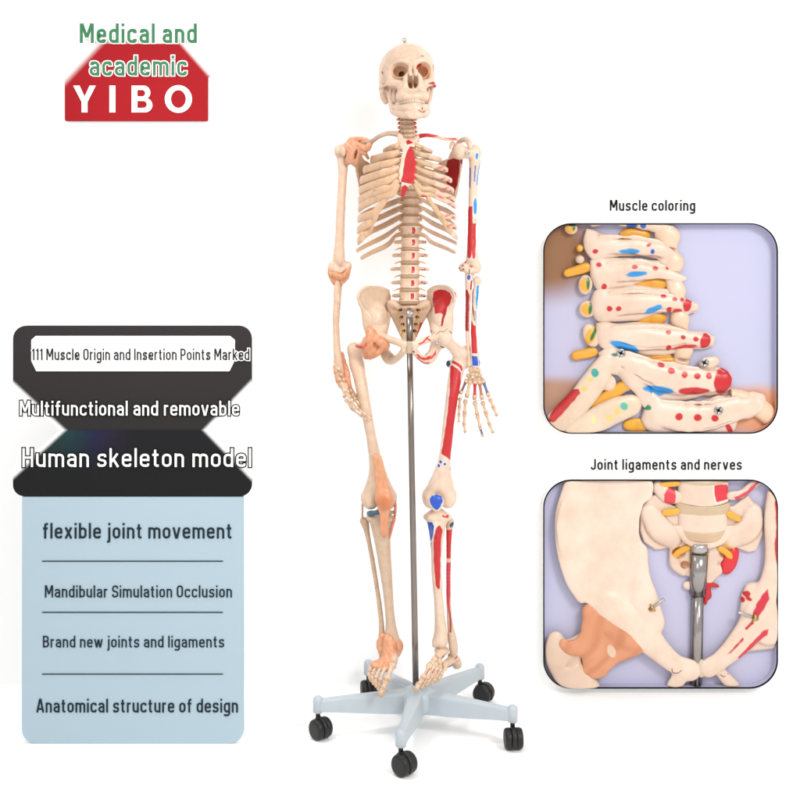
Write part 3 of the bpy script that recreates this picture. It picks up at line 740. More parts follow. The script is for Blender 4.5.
def arm_right():
    def hp(p):
        y = -.015
        p.poly([(476.2, 153), (478.4, 153.4), (478.0, 158.5), (476.0, 159.6), (475.2, 156)], y, SKY)
        p.line([(475.6, 166), (475.0, 173), (474.6, 181)], y, .75, (.03, .16, .50))
        p.line([(481.6, 159.5), (479.6, 167), (477.9, 176), (477.2, 185)], y, .55, SKY, front=False)
        p.line([(470.3, 168), (470.2, 178), (469.8, 187)], y, .7, (.10, .14, .30), front=False)  # shadow along the inner edge of the shaft, painted as a dark blue line
        p.spot(475.2, 206.8, y, 2.0, 8.6, SKY, rim=True)
        p.poly([(468, 206.5), (472.6, 206), (472.7, 222), (473.8, 223.5), (476.2, 223), (476.0, 240), (475.4, 257), (473.8, 259.8), (472.2, 258), (471.7, 250), (471.2, 257), (469.4, 259), (467.4, 257), (467.2, 230)], y, RED)
        for a, b in ((465.5, 262.5), (462.8, 265.5), (459.8, 268.5), (463, 269.5), (460.6, 271.0)): p.spot(a, b, -.01, 1.2, .8, (.30, .05, .04), ang=.6)
        p.line([(469.6, 269.5), (468.9, 275)], -.02, .5, (.12, .06, .04))
        p.spot(471.5, 266.5, -.02, 1.6, 1.2, (.55, .20, .16))
    humerus([T(473.6, 150, .006, 5.6), T(474.6, 160, .004, 5.4), T(474.0, 172, .002, 4.6), T(473.2, 190, 0, 4.1), T(472.6, 212, -.002, 4.1), T(472.0, 236, -.004, 4.0), T(472.2, 252, -.004, 5.0), T(472.4, 260, -.003, 6.2)],
            P(459.6, 151.5, -.006), (.0205, .021, .0215), [(P(476.0, 151.8, .004), (.013, .016, .015)), (P(470.5, 153, -.010), (.008, .008, .012)), (P(467, 153, 0), (.016, .014, .014))],
            [(P(465.2, 267.0, .000), (.012, .012, .014)), (P(461.6, 268, .004), (.008, .008, .010)), (P(476.6, 267, -.002), (.013, .014, .017)), (P(470, 271.0, -.008), (.015, .010, .010))],
            [(P(470.2, 265.5, -.020), (.006, .006, .008))],
            (PX(450), -.035, PZ(284)), (PX(490, .02), .040, PZ(140)), CREAM, hp, label='upper arm bone painted with a long red patch and blue marks')
    V, f = screw_vf(P(467.8, 152.6, -.026), (.1, -1, 0), .0055, .006); link('screw', V, f, M_CHROME, SK, True)
    # ulna on the inner side, radius on the thumb side
    F = Field((PX(458), -.04, PZ(376)), (PX(484), .045, PZ(262)), .0013)
    F.tube([T(470.4, 266, .016, 3.6), T(469.6, 274, .006, 4.2), T(468.8, 280, -.012, 3.4), T(468.6, 287, -.010, 3.0), T(468.2, 302, -.006, 2.4), T(467.4, 325, -.004, 2.2), T(468.0, 345, -.004, 1.9), T(469.4, 360, -.004, 2.0), T(469.9, 365, -.004, 2.8)], 6)
    F.blur(1).rough(.0005, 140, 12)
    def up(p):
        p.spot(468.9, 277.8, -.02, 1.8, 2.7, BLUE, rim=True)
        p.poly([(464, 289), (467.6, 290), (469.5, 296), (468.9, 312), (468.6, 331), (464, 331)], -.01, DRED, rim=False)
        p.line([(471.4, 281), (470.6, 289)], -.01, .8, DRED, front=False)
        p.line([(470.4, 338), (470.2, 350)], -.01, .7, RED)
    fbone('ulna', F, SK, CREAM, up, label='inner forearm bone with a dark red strip and one blue spot')
    F = Field((PX(462), -.04, PZ(378)), (PX(490), .040, PZ(272)), .0013)
    F.tube([T(477.2, 279.6, -.004, 3.4), T(477.0, 281.6, -.004, 3.4), T(476.6, 286, -.006, 2.3), T(475.6, 292, -.006, 2.9), T(474.6, 305, -.006, 2.6), T(473.8, 325, -.008, 2.7), T(474.0, 345, -.008, 3.2), T(475.0, 358, -.008, 4.0), T(475.4, 364.5, -.008, 4.6)], 6)
    F.blur(1).rough(.0005, 140, 13)
    def rp(p):
        p.poly([(476.4, 286), (478.8, 285), (478.8, 296), (477.6, 310), (476.4, 310), (475.6, 298)], -.01, SKY)
        p.poly([(472.0, 286), (473.6, 286), (473.0, 304), (475.2, 320), (474, 322), (471.4, 304)], -.01, (.22, .10, .07), rim=False)
        p.poly([(470.8, 318), (473.6, 325), (476.0, 326), (476.8, 340), (477.4, 353.8), (472.0, 353.5), (471.4, 340)], -.02, RED)
        p.line([(475.0, 311), (476.2, 318), (476.6, 324)], -.01, .6, (.25, .30, .42))
        p.poly([(472.0, 355.6), (477.6, 356.2), (478.2, 366), (472.2, 366)], -.02, BLUE)
        p.line([(479.4, 361), (480.2, 367)], -.01, .8, SKY, front=False)
    fbone('radius', F, SK, CREAM, rp, label='outer forearm bone with red and blue bands')

def screw_vf(c, d, r, L):
    c = np.asarray(c, float); d = np.asarray(d, float); d /= np.linalg.norm(d)
    u = np.cross(d, (0, 0, 1)); u /= np.linalg.norm(u); w = np.cross(d, u); V = []; F = []; seg = 16
    prof = [(r * .5, -L), (r * .5, 0), (r, 0), (r, L * .35), (r * .85, L * .5), (r * .3, L * .5), (r * .3, L * .3)]
    for a, h in prof:
        for j in range(seg): t = 2 * pi * j / seg; V.append(c + d * h + (u * math.cos(t) + w * math.sin(t)) * a)
    for i in range(len(prof) - 1):
        for j in range(seg): k = (j + 1) % seg; F.append((i * seg + j, i * seg + k, (i + 1) * seg + k, (i + 1) * seg + j))
    F.append(tuple(range(seg))); F.append(tuple((len(prof) - 1) * seg + j for j in range(seg))[::-1])
    return V, F
arm_right()

# ------------------------------------------------------------------ hands
def small_bone(name, a, b, r, parent, base, paintcol=None, flare=1.45):
    """short tubular bone with knuckle ends"""
    a = np.asarray(a, float); b = np.asarray(b, float); L = b - a
    rows = [(0, flare * .85), (.10, flare), (.28, .92), (.5, .78), (.72, .84), (.90, flare * .92), (1, flare * .75)]
    path = [(*(a + L * t), m(r) * k, m(r) * k * .95) for t, k in rows]
    def pf(p):
        if paintcol is not None:
            t = ((p.v - a) @ L) / (L @ L); p.mix(((t > .18) & (t < .82)).astype(float) * (p.v[:, 1] < ((a + L * .5)[1] + .002)), paintcol)
        t = ((p.v - a) @ L) / (L @ L); p.mix(np.clip((np.abs(t - .5) * 2 - .86) * 4, 0, .45), (.36, .20, .10))
    return sbone(name, path, parent, base, 3, 10, up=(.1, 1, .05), paint=pf)
def wire_vf(a, b, r): return sweep([(*a, r, r), (*b, r, r)], 2, 6, (0, 1, .1))

def hand_right():
    F = Field((PX(462), -.045, PZ(392)), (PX(492), .03, PZ(362)), .0011)
    rows = [[(470.6, 370.2, 2.2), (474.4, 369.6, 2.4), (478.4, 370.4, 2.3)], [(468.2, 375.6, 2.1), (472.0, 374.6, 2.0), (476.0, 374.8, 2.1), (480.0, 375.2, 2.1)], [(470.2, 379.2, 2.0), (474.2, 379.6, 2.1), (478.2, 379.6, 2.1), (481.8, 379.4, 2.0)]]
    for r in rows:
        for u, v, q in r: F.ell(P(u, v, -.010 + random.uniform(-.003, .003)), (m(q) * 1.14, m(q), m(q) * 1.2), k=.0012)
    F.rough(.0005, 300, 3)
    def hp(p):
        dd = np.sin(p.v[:, 0] * 900) * np.sin(p.v[:, 2] * 800); p.mix(np.clip(dd, 0, 1) * .6, (.40, .22, .11))
    hand = fbone('hand', F, SK, (0.587, 0.431, 0.285), hp)
    ch = [  # metacarpal, then phalanges, in drawing units
        ([(466.6, 380), (460.6, 393.5)], [(460.0, 398.5), (459.4, 407.5), (458.9, 415), (458.8, 422)], (.16, .09, .09), 1.25),
        ([(470.2, 380.5), (466.8, 396.5)], [(465.4, 400.5), (464.6, 414), (464.0, 425.0), (465.2, 432.5)], None, 1.5),
        ([(475.0, 380.5), (474.6, 398.5)], [(474.8, 402), (477.4, 415.5), (480.2, 427.8), (482.8, 436.5)], RED, 1.55),
        ([(479.2, 380.5), (482.0, 398.5)], [(482.6, 402), (486.0, 413.5), (489.6, 424.8), (493.2, 433.0)], (.40, .16, .08), 1.5),
        ([(482.8, 380), (488.6, 396)], [(490.2, 399.5), (493.4, 407.5), (496.9, 415.8)], (.10, .14, .30), 1.45)]
    for mc, ph, pc, r in ch:
        small_bone('metacarpal', P(*mc[0], -.012), P(*mc[1], -.018), r * 1.22, hand, (0.587, 0.431, 0.302), pc)
        for k in range(len(ph) - 1):
            a, b = np.array(ph[k]), np.array(ph[k + 1]); a2 = a + (b - a) * .03; b2 = b - (b - a) * .07
            small_bone('phalanx', P(*a2, -.020 - .006 * k), P(*b2, -.024 - .006 * k), r * (1.18 - .14 * k), hand, (0.570, 0.406, 0.268), (.10, .11, .30) if (k == 2 and pc == RED) else None)
    vf = [wire_vf(P(460, 396.3, -.019), P(465.5, 398.6, -.019), .0007), wire_vf(P(467.5, 397.5, -.02), P(474, 400.3, -.02), .0007), wire_vf(P(475.5, 400.3, -.02), P(481.6, 400.2, -.02), .0007), wire_vf(P(483, 399.4, -.02), P(489.5, 398.2, -.02), .0007)]
    link('joint_wire', *merge(*vf), M_CHROME, hand)
hand_right()

def hand_left():
    Y = -.050
    F = Field((PX(328), -.085, PZ(412)), (PX(366), .01, PZ(354)), .0012)      # wrist ligaments with the carpals under them
    F.tube([T(336.0, 359, -.012, 2.0), T(337.5, 370, -.016, 4.0), T(340.5, 380, -.022, 4.6), T(344.5, 387.5, -.034, 3.8)], k=.006)
    F.tube([T(341.5, 352, .010, 1.5), T(343.5, 362, .004, 2.6), T(346.2, 374, -.008, 3.6), T(348.2, 386, -.024, 3.0)], k=.006)
    for u, v in ((339, 369), (341.5, 374.5), (339.8, 379), (343.8, 379.5), (342.5, 384.5), (346, 385)): F.ell(P(u, v, -.036), (.006, .006, .0058), k=.002)
    F.rough(.0009, 280, 5)
    def hp(p):
        d = (p.v[:, 0] - PX(340.2, -.03)) + (p.v[:, 2] - PZ(376, -.03)) * .34; p.mix(sst(np.abs(d) - .010, .003), (0.587, 0.406, 0.276))
        p.mix(np.clip(np.sin(p.v[:, 2] * 420 + p.v[:, 0] * 300), 0, 1) * .35, LIGD)
    hand = fbone('hand', F, SK, LIG, hp, label='hand with peach wrist ligaments, its fingers lying in front of the thigh')
    ch = [([(341.8, 386), (344.6, 397)], [(345.6, 399.6), (352.0, 409.2), (361.5, 416.2), (367.6, 420.4)], 1.45, 0),
          ([(345.4, 386), (349.8, 399)], [(350.8, 401.2), (358.8, 409.6), (366.6, 415.2), (371.8, 419.6)], 1.5, -.004),
          ([(347.6, 385.5), (353.0, 397.5)], [(353.8, 399), (359.8, 406.4), (367.2, 412.4), (371.4, 416.8)], 1.35, .016),
          ([(349.4, 384.5), (356.2, 396.5)], [(356.8, 398), (361.4, 404.6), (367.0, 410.0), (370.0, 414.0)], 1.25, .028)]
    for k_, (mc, ph, r, dy) in enumerate(ch):
        cc = (0.587, 0.431, 0.311) if k_ < 2 else (0.493, 0.317, 0.176)
        small_bone('metacarpal', P(*mc[0], -.036 + dy), P(*mc[1], Y + dy), r, hand, cc)
        for k in range(3):
            a, b = np.array(ph[k]), np.array(ph[k + 1]); a2 = a + (b - a) * .04; b2 = b - (b - a) * .08
            small_bone('phalanx', P(*a2, Y + dy), P(*b2, Y + dy - .002), r * (.95 - .13 * k), hand, cc)
    small_bone('metacarpal', P(341.5, 383, -.052), P(345.8, 392, -.068), 1.4, hand, (0.587, 0.431, 0.311))
    for a, b, r in (((346.4, 393.4), (350.4, 402.0), 1.35), ((350.9, 403.0), (354.4, 409.2), 1.15)): small_bone('phalanx', P(*a, -.069), P(*b, -.074), r, hand, (0.587, 0.431, 0.311))
    for k in range(2):   # bands between the hand bones
        c0, c1 = ch[k + 1][0], ch[k + 2][0]
        sbone('hand_ligament', [(*((P(*c0[1], Y + ch[k + 1][3]) * .6 + P(*c0[0], -.036) * .4)), .0012, .004), (*((P(*c1[1], Y + ch[k + 2][3]) * .6 + P(*c1[0], -.02) * .4)), .0012, .004)], hand, LIG, 4, 8)
    link('joint_wire', *wire_vf(P(342.6, 397.2, Y - .008), P(346.6, 394.2, Y - .010), .0009), M_CHROME, hand)
hand_left()
# ------------------------------------------------------------------ pelvis
def build_pelvis():
    # sacrum and coccyx
    F = Field((PX(382), -.03, PZ(352)), (PX(434), .115, PZ(298)), .0014)
    ys = lambda x, z: np.interp(-z, [-PZ(302), -PZ(312), -PZ(328), -PZ(345)], [.022, .030, .052, .048])
    F.poly([(PX(a, .03), PZ(b, .03)) for a, b in [(388, 301), (396, 300.5), (401, 304.5), (418, 304.5), (422.5, 300.5), (429.5, 301.5), (431.5, 308), (428, 315), (422.5, 325), (417.5, 336), (413.5, 344), (409, 348), (404.5, 344), (400, 336), (395, 325), (390, 315), (386.6, 308)]], ys, .011, .006, .004)
    F.ell(P(409.2, 307.0, .012), (.024, .019, .010), k=.006)
    F.tube([T(392, 303.5, .020, 4.0), T(399, 306, .016, 4.0)], k=.008); F.tube([T(426, 303.5, .020, 4.0), T(419, 306, .016, 4.0)], k=.008)
    for v_, w in ((309.8, 8.8), (317.2, 7.8), (324.5, 6.6), (331, 5.4)):
        for s in (-1, 1): F.ell(P(409.2 + s * w, v_, .022 + (v_ - 309) * .0011), (m(1.9), .014, m(1.35)), rotm(0, s * .4, 0), k=.003, cut=True)
    for v_ in (313.5, 321, 328): F.box(P(409.2, v_, .014 + (v_ - 309) * .0012), (.016, .0025, .0006), .0005, k=.002, cut=True)
    F.rough(.0006, 120, 3)
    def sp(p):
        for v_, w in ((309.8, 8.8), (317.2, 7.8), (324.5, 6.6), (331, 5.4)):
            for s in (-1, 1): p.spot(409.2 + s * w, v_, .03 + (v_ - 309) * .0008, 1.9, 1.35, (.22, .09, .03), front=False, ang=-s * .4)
        p.poly([(420, 322.5), (425.5, 321.5), (424, 330), (419.5, 336), (416.8, 333)], .05, (.45, .02, .02), rim=False, front=False)
    fbone('sacrum', F, SK, (0.612, 0.437, 0.316), sp)
    for v_, w in ((309.8, 8.8), (317.2, 7.8), (324.5, 6.6), (331, 5.4)):
        for s in (-1, 1):
            a = P(409.2 + s * w, v_, .020 + (v_ - 309) * .0011); b = a + np.array([s * .004, -.006, -.006]); c = b + np.array([s * .003, .000, -.008])
            sbone('spinal_nerve', [(*a, .0017, .0017), (*b, .0016, .0016), (*c, .0011, .0011)], SK, (.60, .34, .05), 4, 8)
    sbone('coccyx', [T(409.2, 345, .048, 3.2, 3), T(409.2, 350, .040, 2.2, 2), T(409.2, 354, .030, 1.3, 1.2)], SK, (0.484, 0.359, 0.250), 5, 10)
    # hip bones
    def hip(s):
        if s < 0:
            lo, hi = (PX(350), -.125, PZ(372)), (PX(410), .105, PZ(280))
            bl = [(391.6, 307), (390.6, 301), (391.0, 296.0), (388.0, 290.4), (381.8, 287.4), (374, 286.2), (366, 287.0), (361, 289.2), (358.0, 293.6), (357.4, 297.6), (359.6, 304), (363.0, 311.5), (365.6, 319), (368, 327), (372, 335), (381, 339.5), (385, 333), (386.0, 326), (388.8, 320.5), (392.4, 314)]
            c0 = [(357.4, 296), .0]; x0, x1 = PX(357, 0), PX(388, 0)
        else:
            lo, hi = (PX(408), -.125, PZ(372)), (PX(464), .105, PZ(280))
            bl = [(426.4, 306), (426.8, 300.5), (426.6, 296.0), (428.4, 290.4), (433.5, 286.8), (441, 285.2), (447.5, 286.2), (452.4, 289.2), (455.6, 294.0), (455.8, 298.6), (453.0, 305), (450.4, 311.5), (449.6, 319), (448.5, 327), (445.5, 335), (435, 339.5), (431.5, 333), (430.4, 326), (428.0, 320.5), (425.4, 314)]
            x0, x1 = PX(456, 0), PX(429, 0)
        F = Field(lo, hi, .0015)
        # iliac wing, hollow towards the viewer, leaning outwards and forwards
        def ys(x, z):
            t = np.clip((x - x0) / (x1 - x0), -.1, 1.1); h = np.clip((z - PZ(330)) / (PZ(286) - PZ(330)), 0, 1.05)
            return -.036 + .080 * t + .007 * np.sin(t * pi) * (.4 + h) - (1 - h) * .012 * (1 - t)
        F.poly([(PX(a, 0), PZ(b, 0)) for a, b in bl], ys, .0042, .003, .004)
        # rims: crest, front border
        q = bl[3:11]; yy = [float(ys(np.array(PX(a)), np.array(PZ(b)))) for a, b in q]
        F.tube([T(a + (409 - a) * .018, b + .6, y + .0015, 1.25) for (a, b), y in zip(q, yy)], 4, .006)
        q = bl[10:15]; yy = [float(ys(np.array(PX(a)), np.array(PZ(b)))) for a, b in q]
        F.tube([T(a - s * .7, b, y, 1.45) for (a, b), y in zip(q, yy)], 4, .006)
        F.ell(P(409.2 + s * 35.5, 324, -.008), (.020, .014, .036), k=.035); F.ell(P(409.2 + s * 29.5, 319, .010), (.018, .015, .034), k=.035)
        mu = lambda d: 409.2 + s * d
        # pelvic brim, pubis, ischium
        F.tube([T(mu(21.5), 314, .035, 3.2), T(mu(24.5), 324, .008, 4.2), T(mu(27.5), 332, -.016, 5.6)], 4, .012)
        ac = P(mu(33.0), 338.5, -.018); F.ell(ac, (.028, .028, .027), k=.010)
        F.tube([T(mu(29), 336.5, -.030, 4.6), T(mu(20.5), 339.2, -.058, 3.2), T(mu(11), 342.4, -.078, 2.9), T(mu(4.4), 344.6, -.086, 3.4)], 5, .008)
        F.poly([(PX(mu(a), -.08), PZ(b, -.08)) for a, b in [(2.0, 342), (7, 341.5), (8.4, 345), (7.4, 351.5), (3.0, 353), (2.0, 350)]], -.084, .0075, .005, .005)
        F.tube([T(mu(5.0), 351.0, -.080, 3.0), T(mu(11.0), 357.0, -.058, 3.3), T(mu(17.5), 360.6, -.034, 4.0)], 5, .006)
        F.tube([T(mu(28), 343, -.010, 6.0), T(mu(25.0), 351, -.012, 5.0), T(mu(21.0), 358.0, -.020, 5.0), T(mu(17.8), 361.4, -.028, 3.4)], 5, .008)
        F.ell(P(mu(20), 357.8, -.016), (.013, .016, .015), k=.008)
        F.ell(P(mu(15.6), 349.5, -.045), (m(5.2), .055, m(5.4)), rotm(0, s * .35, 0), k=.003, cut=True)
        F.ell(P(mu(35.5), 339.5, -.022) + np.array([s * .006, -.006, -.002]), (.0235, .0235, .0235), k=.003, cut=True)
        F.blur(1).rough(.0006, 90, 5 + s)
        def hp(p):
            if s > 0:
                p.poly([(434.0, 292), (439, 289.6), (445.5, 290), (450.0, 292.6), (451.8, 297.5), (450, 303), (447.4, 307.5), (446.4, 312.8), (444.0, 319), (442.6, 326), (440.4, 326.4), (441.4, 319), (442.6, 314.4), (440.4, 313), (435, 314.2), (434.0, 307), (433.0, 299)], -.02, RED)
                p.line([(455.0, 292.5), (456.8, 297.2)], -.05, .6, (.65, .10, .14), front=False)
                p.line([(430.2, 340.4), (426.4, 338.6), (423.6, 341.6), (419.0, 343.6)], -.07, .8, (.50, .03, .04))
                p.line([(431.5, 331.5), (428.0, 336.2), (423.6, 340.4)], -.05, .75, (.52, .03, .04), front=False)
                p.poly([(415.5, 353), (418.5, 353.4), (421.5, 356.6), (426, 357.6), (432.5, 355.4), (436.0, 350.5), (436.6, 355), (432.0, 359.4), (424.0, 360.2), (418.6, 357.6)], -.05, (.50, .02, .025), rim=False)
                p.line([(416.8, 356.8), (420.5, 360.6), (425.0, 363.0), (429.0, 362.8)], -.04, .7, RED)
                p.spot(413.5, 351.4, -.08, 1.0, 1.2, DRED)
        fbone('hip_bone', F, SK, (0.604, 0.457, 0.341) if s < 0 else CREAM, hp, label=None if s < 0 else 'hip bone with a large red patch in its wing')
    hip(-1); hip(1)
    F = Field((PX(404), -.12, PZ(356)), (PX(415), -.05, PZ(336)), .0012)
    F.box(P(409.2, 347.3, -.086), (.0068, .010, .016), .005, k=0)
    fbone('pubic_disc', F, SK, (0.469, 0.378, 0.288))
build_pelvis()

# ------------------------------------------------------------------ legs
def leg_left():
    F = Field((PX(340), -.075, PZ(520)), (PX(404), .050, PZ(330)), .0016)
    F.tube([T(354.4, 350, .006, 5.6), T(356.4, 362, .002, 6.9), T(359.4, 376, -.010, 6.3), T(362.6, 392, -.020, 5.8), T(366.4, 412, -.028, 5.1), T(370.6, 434, -.030, 4.9), T(374.6, 456, -.026, 5.7), T(377.4, 474, -.018, 7.4), T(379.4, 488, -.010, 9.6)], 6, .008)
    F.ell(P(353.6, 348.5, .010), (.0145, .018, .016), k=.012)
    F.tube([T(356.5, 352, .000, 6.2), T(364, 346, -.012, 5.0), T(371, 340.5, -.024, 5.2)], 4, .010)
    F.ell(P(374.4, 338.8, -.028), (.0215, .0215, .0215), k=.006)
    F.ell(P(370.8, 500.5, .004), (.0225, .031, .0225), k=.016); F.ell(P(387.0, 501.2, .004), (.0225, .031, .0225), k=.016)
    F.cap(P(376.6, 470, -.016), P(370.4, 496, .000), m(6.0), m(8.6), .010); F.cap(P(378.6, 470, -.016), P(387.4, 496, .000), m(6.0), m(8.6), .010)
    F.ell(P(365.6, 497, .004), (.010, .014, .013), k=.010); F.ell(P(392.4, 497, .004), (.010, .014, .013), k=.010)
    F.ell(P(379.0, 507, .012), (.007, .03, .012), k=.006, cut=True)
    F.blur(1).rough(.0007, 80, 21)
    def fp(p): pass
    fbone('femur', F, SK, (0.604, 0.445, 0.332), fp)
    # hip capsule
    F = Field((PX(345), -.09, PZ(370)), (PX(398), .02, PZ(318)), .0014)
    F.tube([T(369.5, 329, -.046, 2.6), T(372, 337, -.054, 5.4), T(369.6, 347, -.050, 5.6), T(366.8, 356, -.034, 3.6)], 5, .010)
    F.tube([T(370, 331, -.046, 2.6), T(376.5, 339, -.060, 4.6), T(384.0, 343.8, -.064, 3.8), T(387.6, 346, -.062, 2.0)], 5, .010)
    F.tube([T(384.5, 346.5, -.060, 3.0), T(377.0, 352.6, -.056, 3.4), T(370.0, 357.2, -.042, 3.0)], 5, .010)
    F.tube([T(355.4, 345.6, -.010, 1.0), T(361.4, 346.6, -.022, 1.8), T(366.0, 341.5, -.034, 3.0)], 5, .006)
    F.ell(P(372.5, 344, -.038), (.024, .026, .030), k=.012)
    F.ell(P(375.4, 345.6, -.0655), (.0035, .006, .0105), rotm(0, -.35, 0), k=.006, cut=True)
    F.ell(P(381.5, 333.8, -.052), (.010, .012, .004), rotm(0, .6, 0), k=.006, cut=True)
    F.blur(1).rough(.0012, 190, 31)
    def lp(p):
        d = np.sin(p.v[:, 0] * 330 - p.v[:, 2] * 200 + 1.5 * np.sin(p.v[:, 2] * 90)); p.mix(np.clip(d, 0, 1) * .45, (.50, .16, .055))
        p.spot(374.8, 345.2, -.065, 1.0, 3.4, (.68, .36, .17), ang=.35)
        p.poly([(355, 343), (363, 346), (366.5, 341), (368, 344), (363, 349), (356, 348)], -.02, (.55, .10, .07), rim=False, front=False)
    fbone('joint_ligament', F, SK, LIG, lp, label='peach ligament capsule over the hip joint')
    # shin
    F = Field((PX(362), -.05, PZ(662)), (PX(406), .052, PZ(508)), .0015)
    F.tube([T(380.4, 519, .004, 10.2), T(381.2, 528, .002, 9.0), T(382.6, 543, -.002, 7.5), T(384.8, 562, -.003, 6.4), T(387.0, 582, -.002, 5.0), T(389.0, 604, .000, 4.4), T(390.6, 622, .002, 4.6), T(391.4, 634, .003, 6.2), T(391.8, 641, .004, 7.2)], 6, .008)
    F.ell(P(373.6, 517.6, .004), (.0205, .026, .0105), k=.010); F.ell(P(387.0, 518.4, .004), (.0205, .027, .0105), k=.010)
    F.ell(P(382.6, 533, -.022), (.009, .009, .016), k=.012)
    F.tube([T(396.0, 640, -.002, 3.0), T(397.2, 647, -.004, 2.6)], 4, .008)
    F.blur(1).rough(.0006, 80, 22)
    fbone('tibia', F, SK, (0.532, 0.395, 0.287))
    F = Field((PX(354), -.03, PZ(662)), (PX(392), .058, PZ(514)), .0014)
    F.tube([T(364.6, 522, .022, 3.8), T(366.0, 527, .022, 3.0), T(368.6, 540, .020, 2.3), T(372.4, 560, .018, 2.1), T(376.4, 584, .016, 2.1), T(379.6, 606, .016, 2.1), T(381.6, 626, .014, 2.4), T(381.8, 640, .012, 3.4), T(381.0, 650, .010, 3.0)], 6, .006)
    F.ell(P(364.0, 520.5, .022), (.011, .011, .009), k=.006)
    F.blur(1).rough(.0005, 100, 23)
    fbone('fibula', F, SK, (0.499, 0.359, 0.250))
    # knee: kneecap under its tendon, menisci, side bands
    F = Field((PX(366), -.085, PZ(546)), (PX(402), .0, PZ(450)), .0014)
    band = [(373.0, 454.8), (381.4, 454.6), (384.2, 468), (388.0, 482), (392.0, 494), (393.0, 502), (391.0, 509), (389.4, 515), (388.8, 525), (387.4, 536), (384.0, 539), (380.6, 536), (379.4, 525), (379.6, 515), (377.4, 507), (376.0, 500), (375.8, 490), (374.6, 476), (373.4, 464)]
    yb = lambda x, z: np.interp(-z, [-PZ(455, -.04), -PZ(480, -.04), -PZ(500, -.04), -PZ(516, -.04), -PZ(538, -.04)], [-.042, -.038, -.040, -.036, -.022]) - .006 * np.cos(np.clip((x - PX(383.5, -.04)) / m(9), -1.5, 1.5))
    F.poly([(PX(a, -.04), PZ(b, -.04)) for a, b in band], yb, .0055, .005, .004)
    F.ell(P(384.6, 500, -.050), (.0195, .012, .0205), k=.012)
    sl = F.f; Yc = F.ax[1][None, :, None]
    F.blur(1).rough(.0011, 170, 33)
    def kp(p):
        d = np.sin(p.v[:, 0] * 420 + 1.2 * np.sin(p.v[:, 2] * 110)); p.mix(np.clip(d, 0, 1) * .35, (.55, .20, .08))
        p.mix(np.clip((p.v[:, 2] - PZ(488)) / .06, 0, 1) * .55, (.60, .315, .18))
        dd = np.hypot((p.v[:, 0] - PX(385, -.05)) / .021, (p.v[:, 2] - PZ(501, -.05)) / .024); p.mix(np.clip(1.25 - dd, 0, 1), (.52, .165, .062))
    pat = fbone('patella', F, SK, LIG, kp, label='kneecap wrapped in a peach tendon running up the thigh and down to the shin')
    rows = []
    sbone('meniscus', [(*P(367.6, 513.4, .0), .003, m(2.0)), (*P(371.6, 512.9, -.026), .004, m(2.5)), (*P(378.5, 512.6, -.030), .004, m(1.9))], SK, (.035, .10, .19), 6, 12)
    sbone('meniscus', [(*P(393.6, 512.0, .0), .003, m(1.6)), (*P(390.6, 512.4, -.024), .004, m(1.9)), (*P(386, 512.6, -.028), .003, m(1.5))], SK, (.30, .25, .20), 6, 12)
    sbone('side_ligament', [T(392.6, 494.5, -.004, 1.2, 1.6), T(395.2, 503, -.010, 1.2, 1.6), T(394.8, 516, -.012, 1.2, 1.6), T(391.8, 528, -.012, 1.1, 1.5), T(389.6, 538, -.012, .9, 1.0)], SK, (.60, .21, .15), 6, 10)
    sbone('side_ligament', [T(363.8, 497, .004, 1.6, 1.6), T(362.6, 504, .006, 1.2, 1.2), T(362.4, 512, .010, 1.0, 1.0), T(362.4, 521, .018, 1.3, 1.3)], SK, (0.469, 0.333, 0.250), 6, 10)
leg_left()

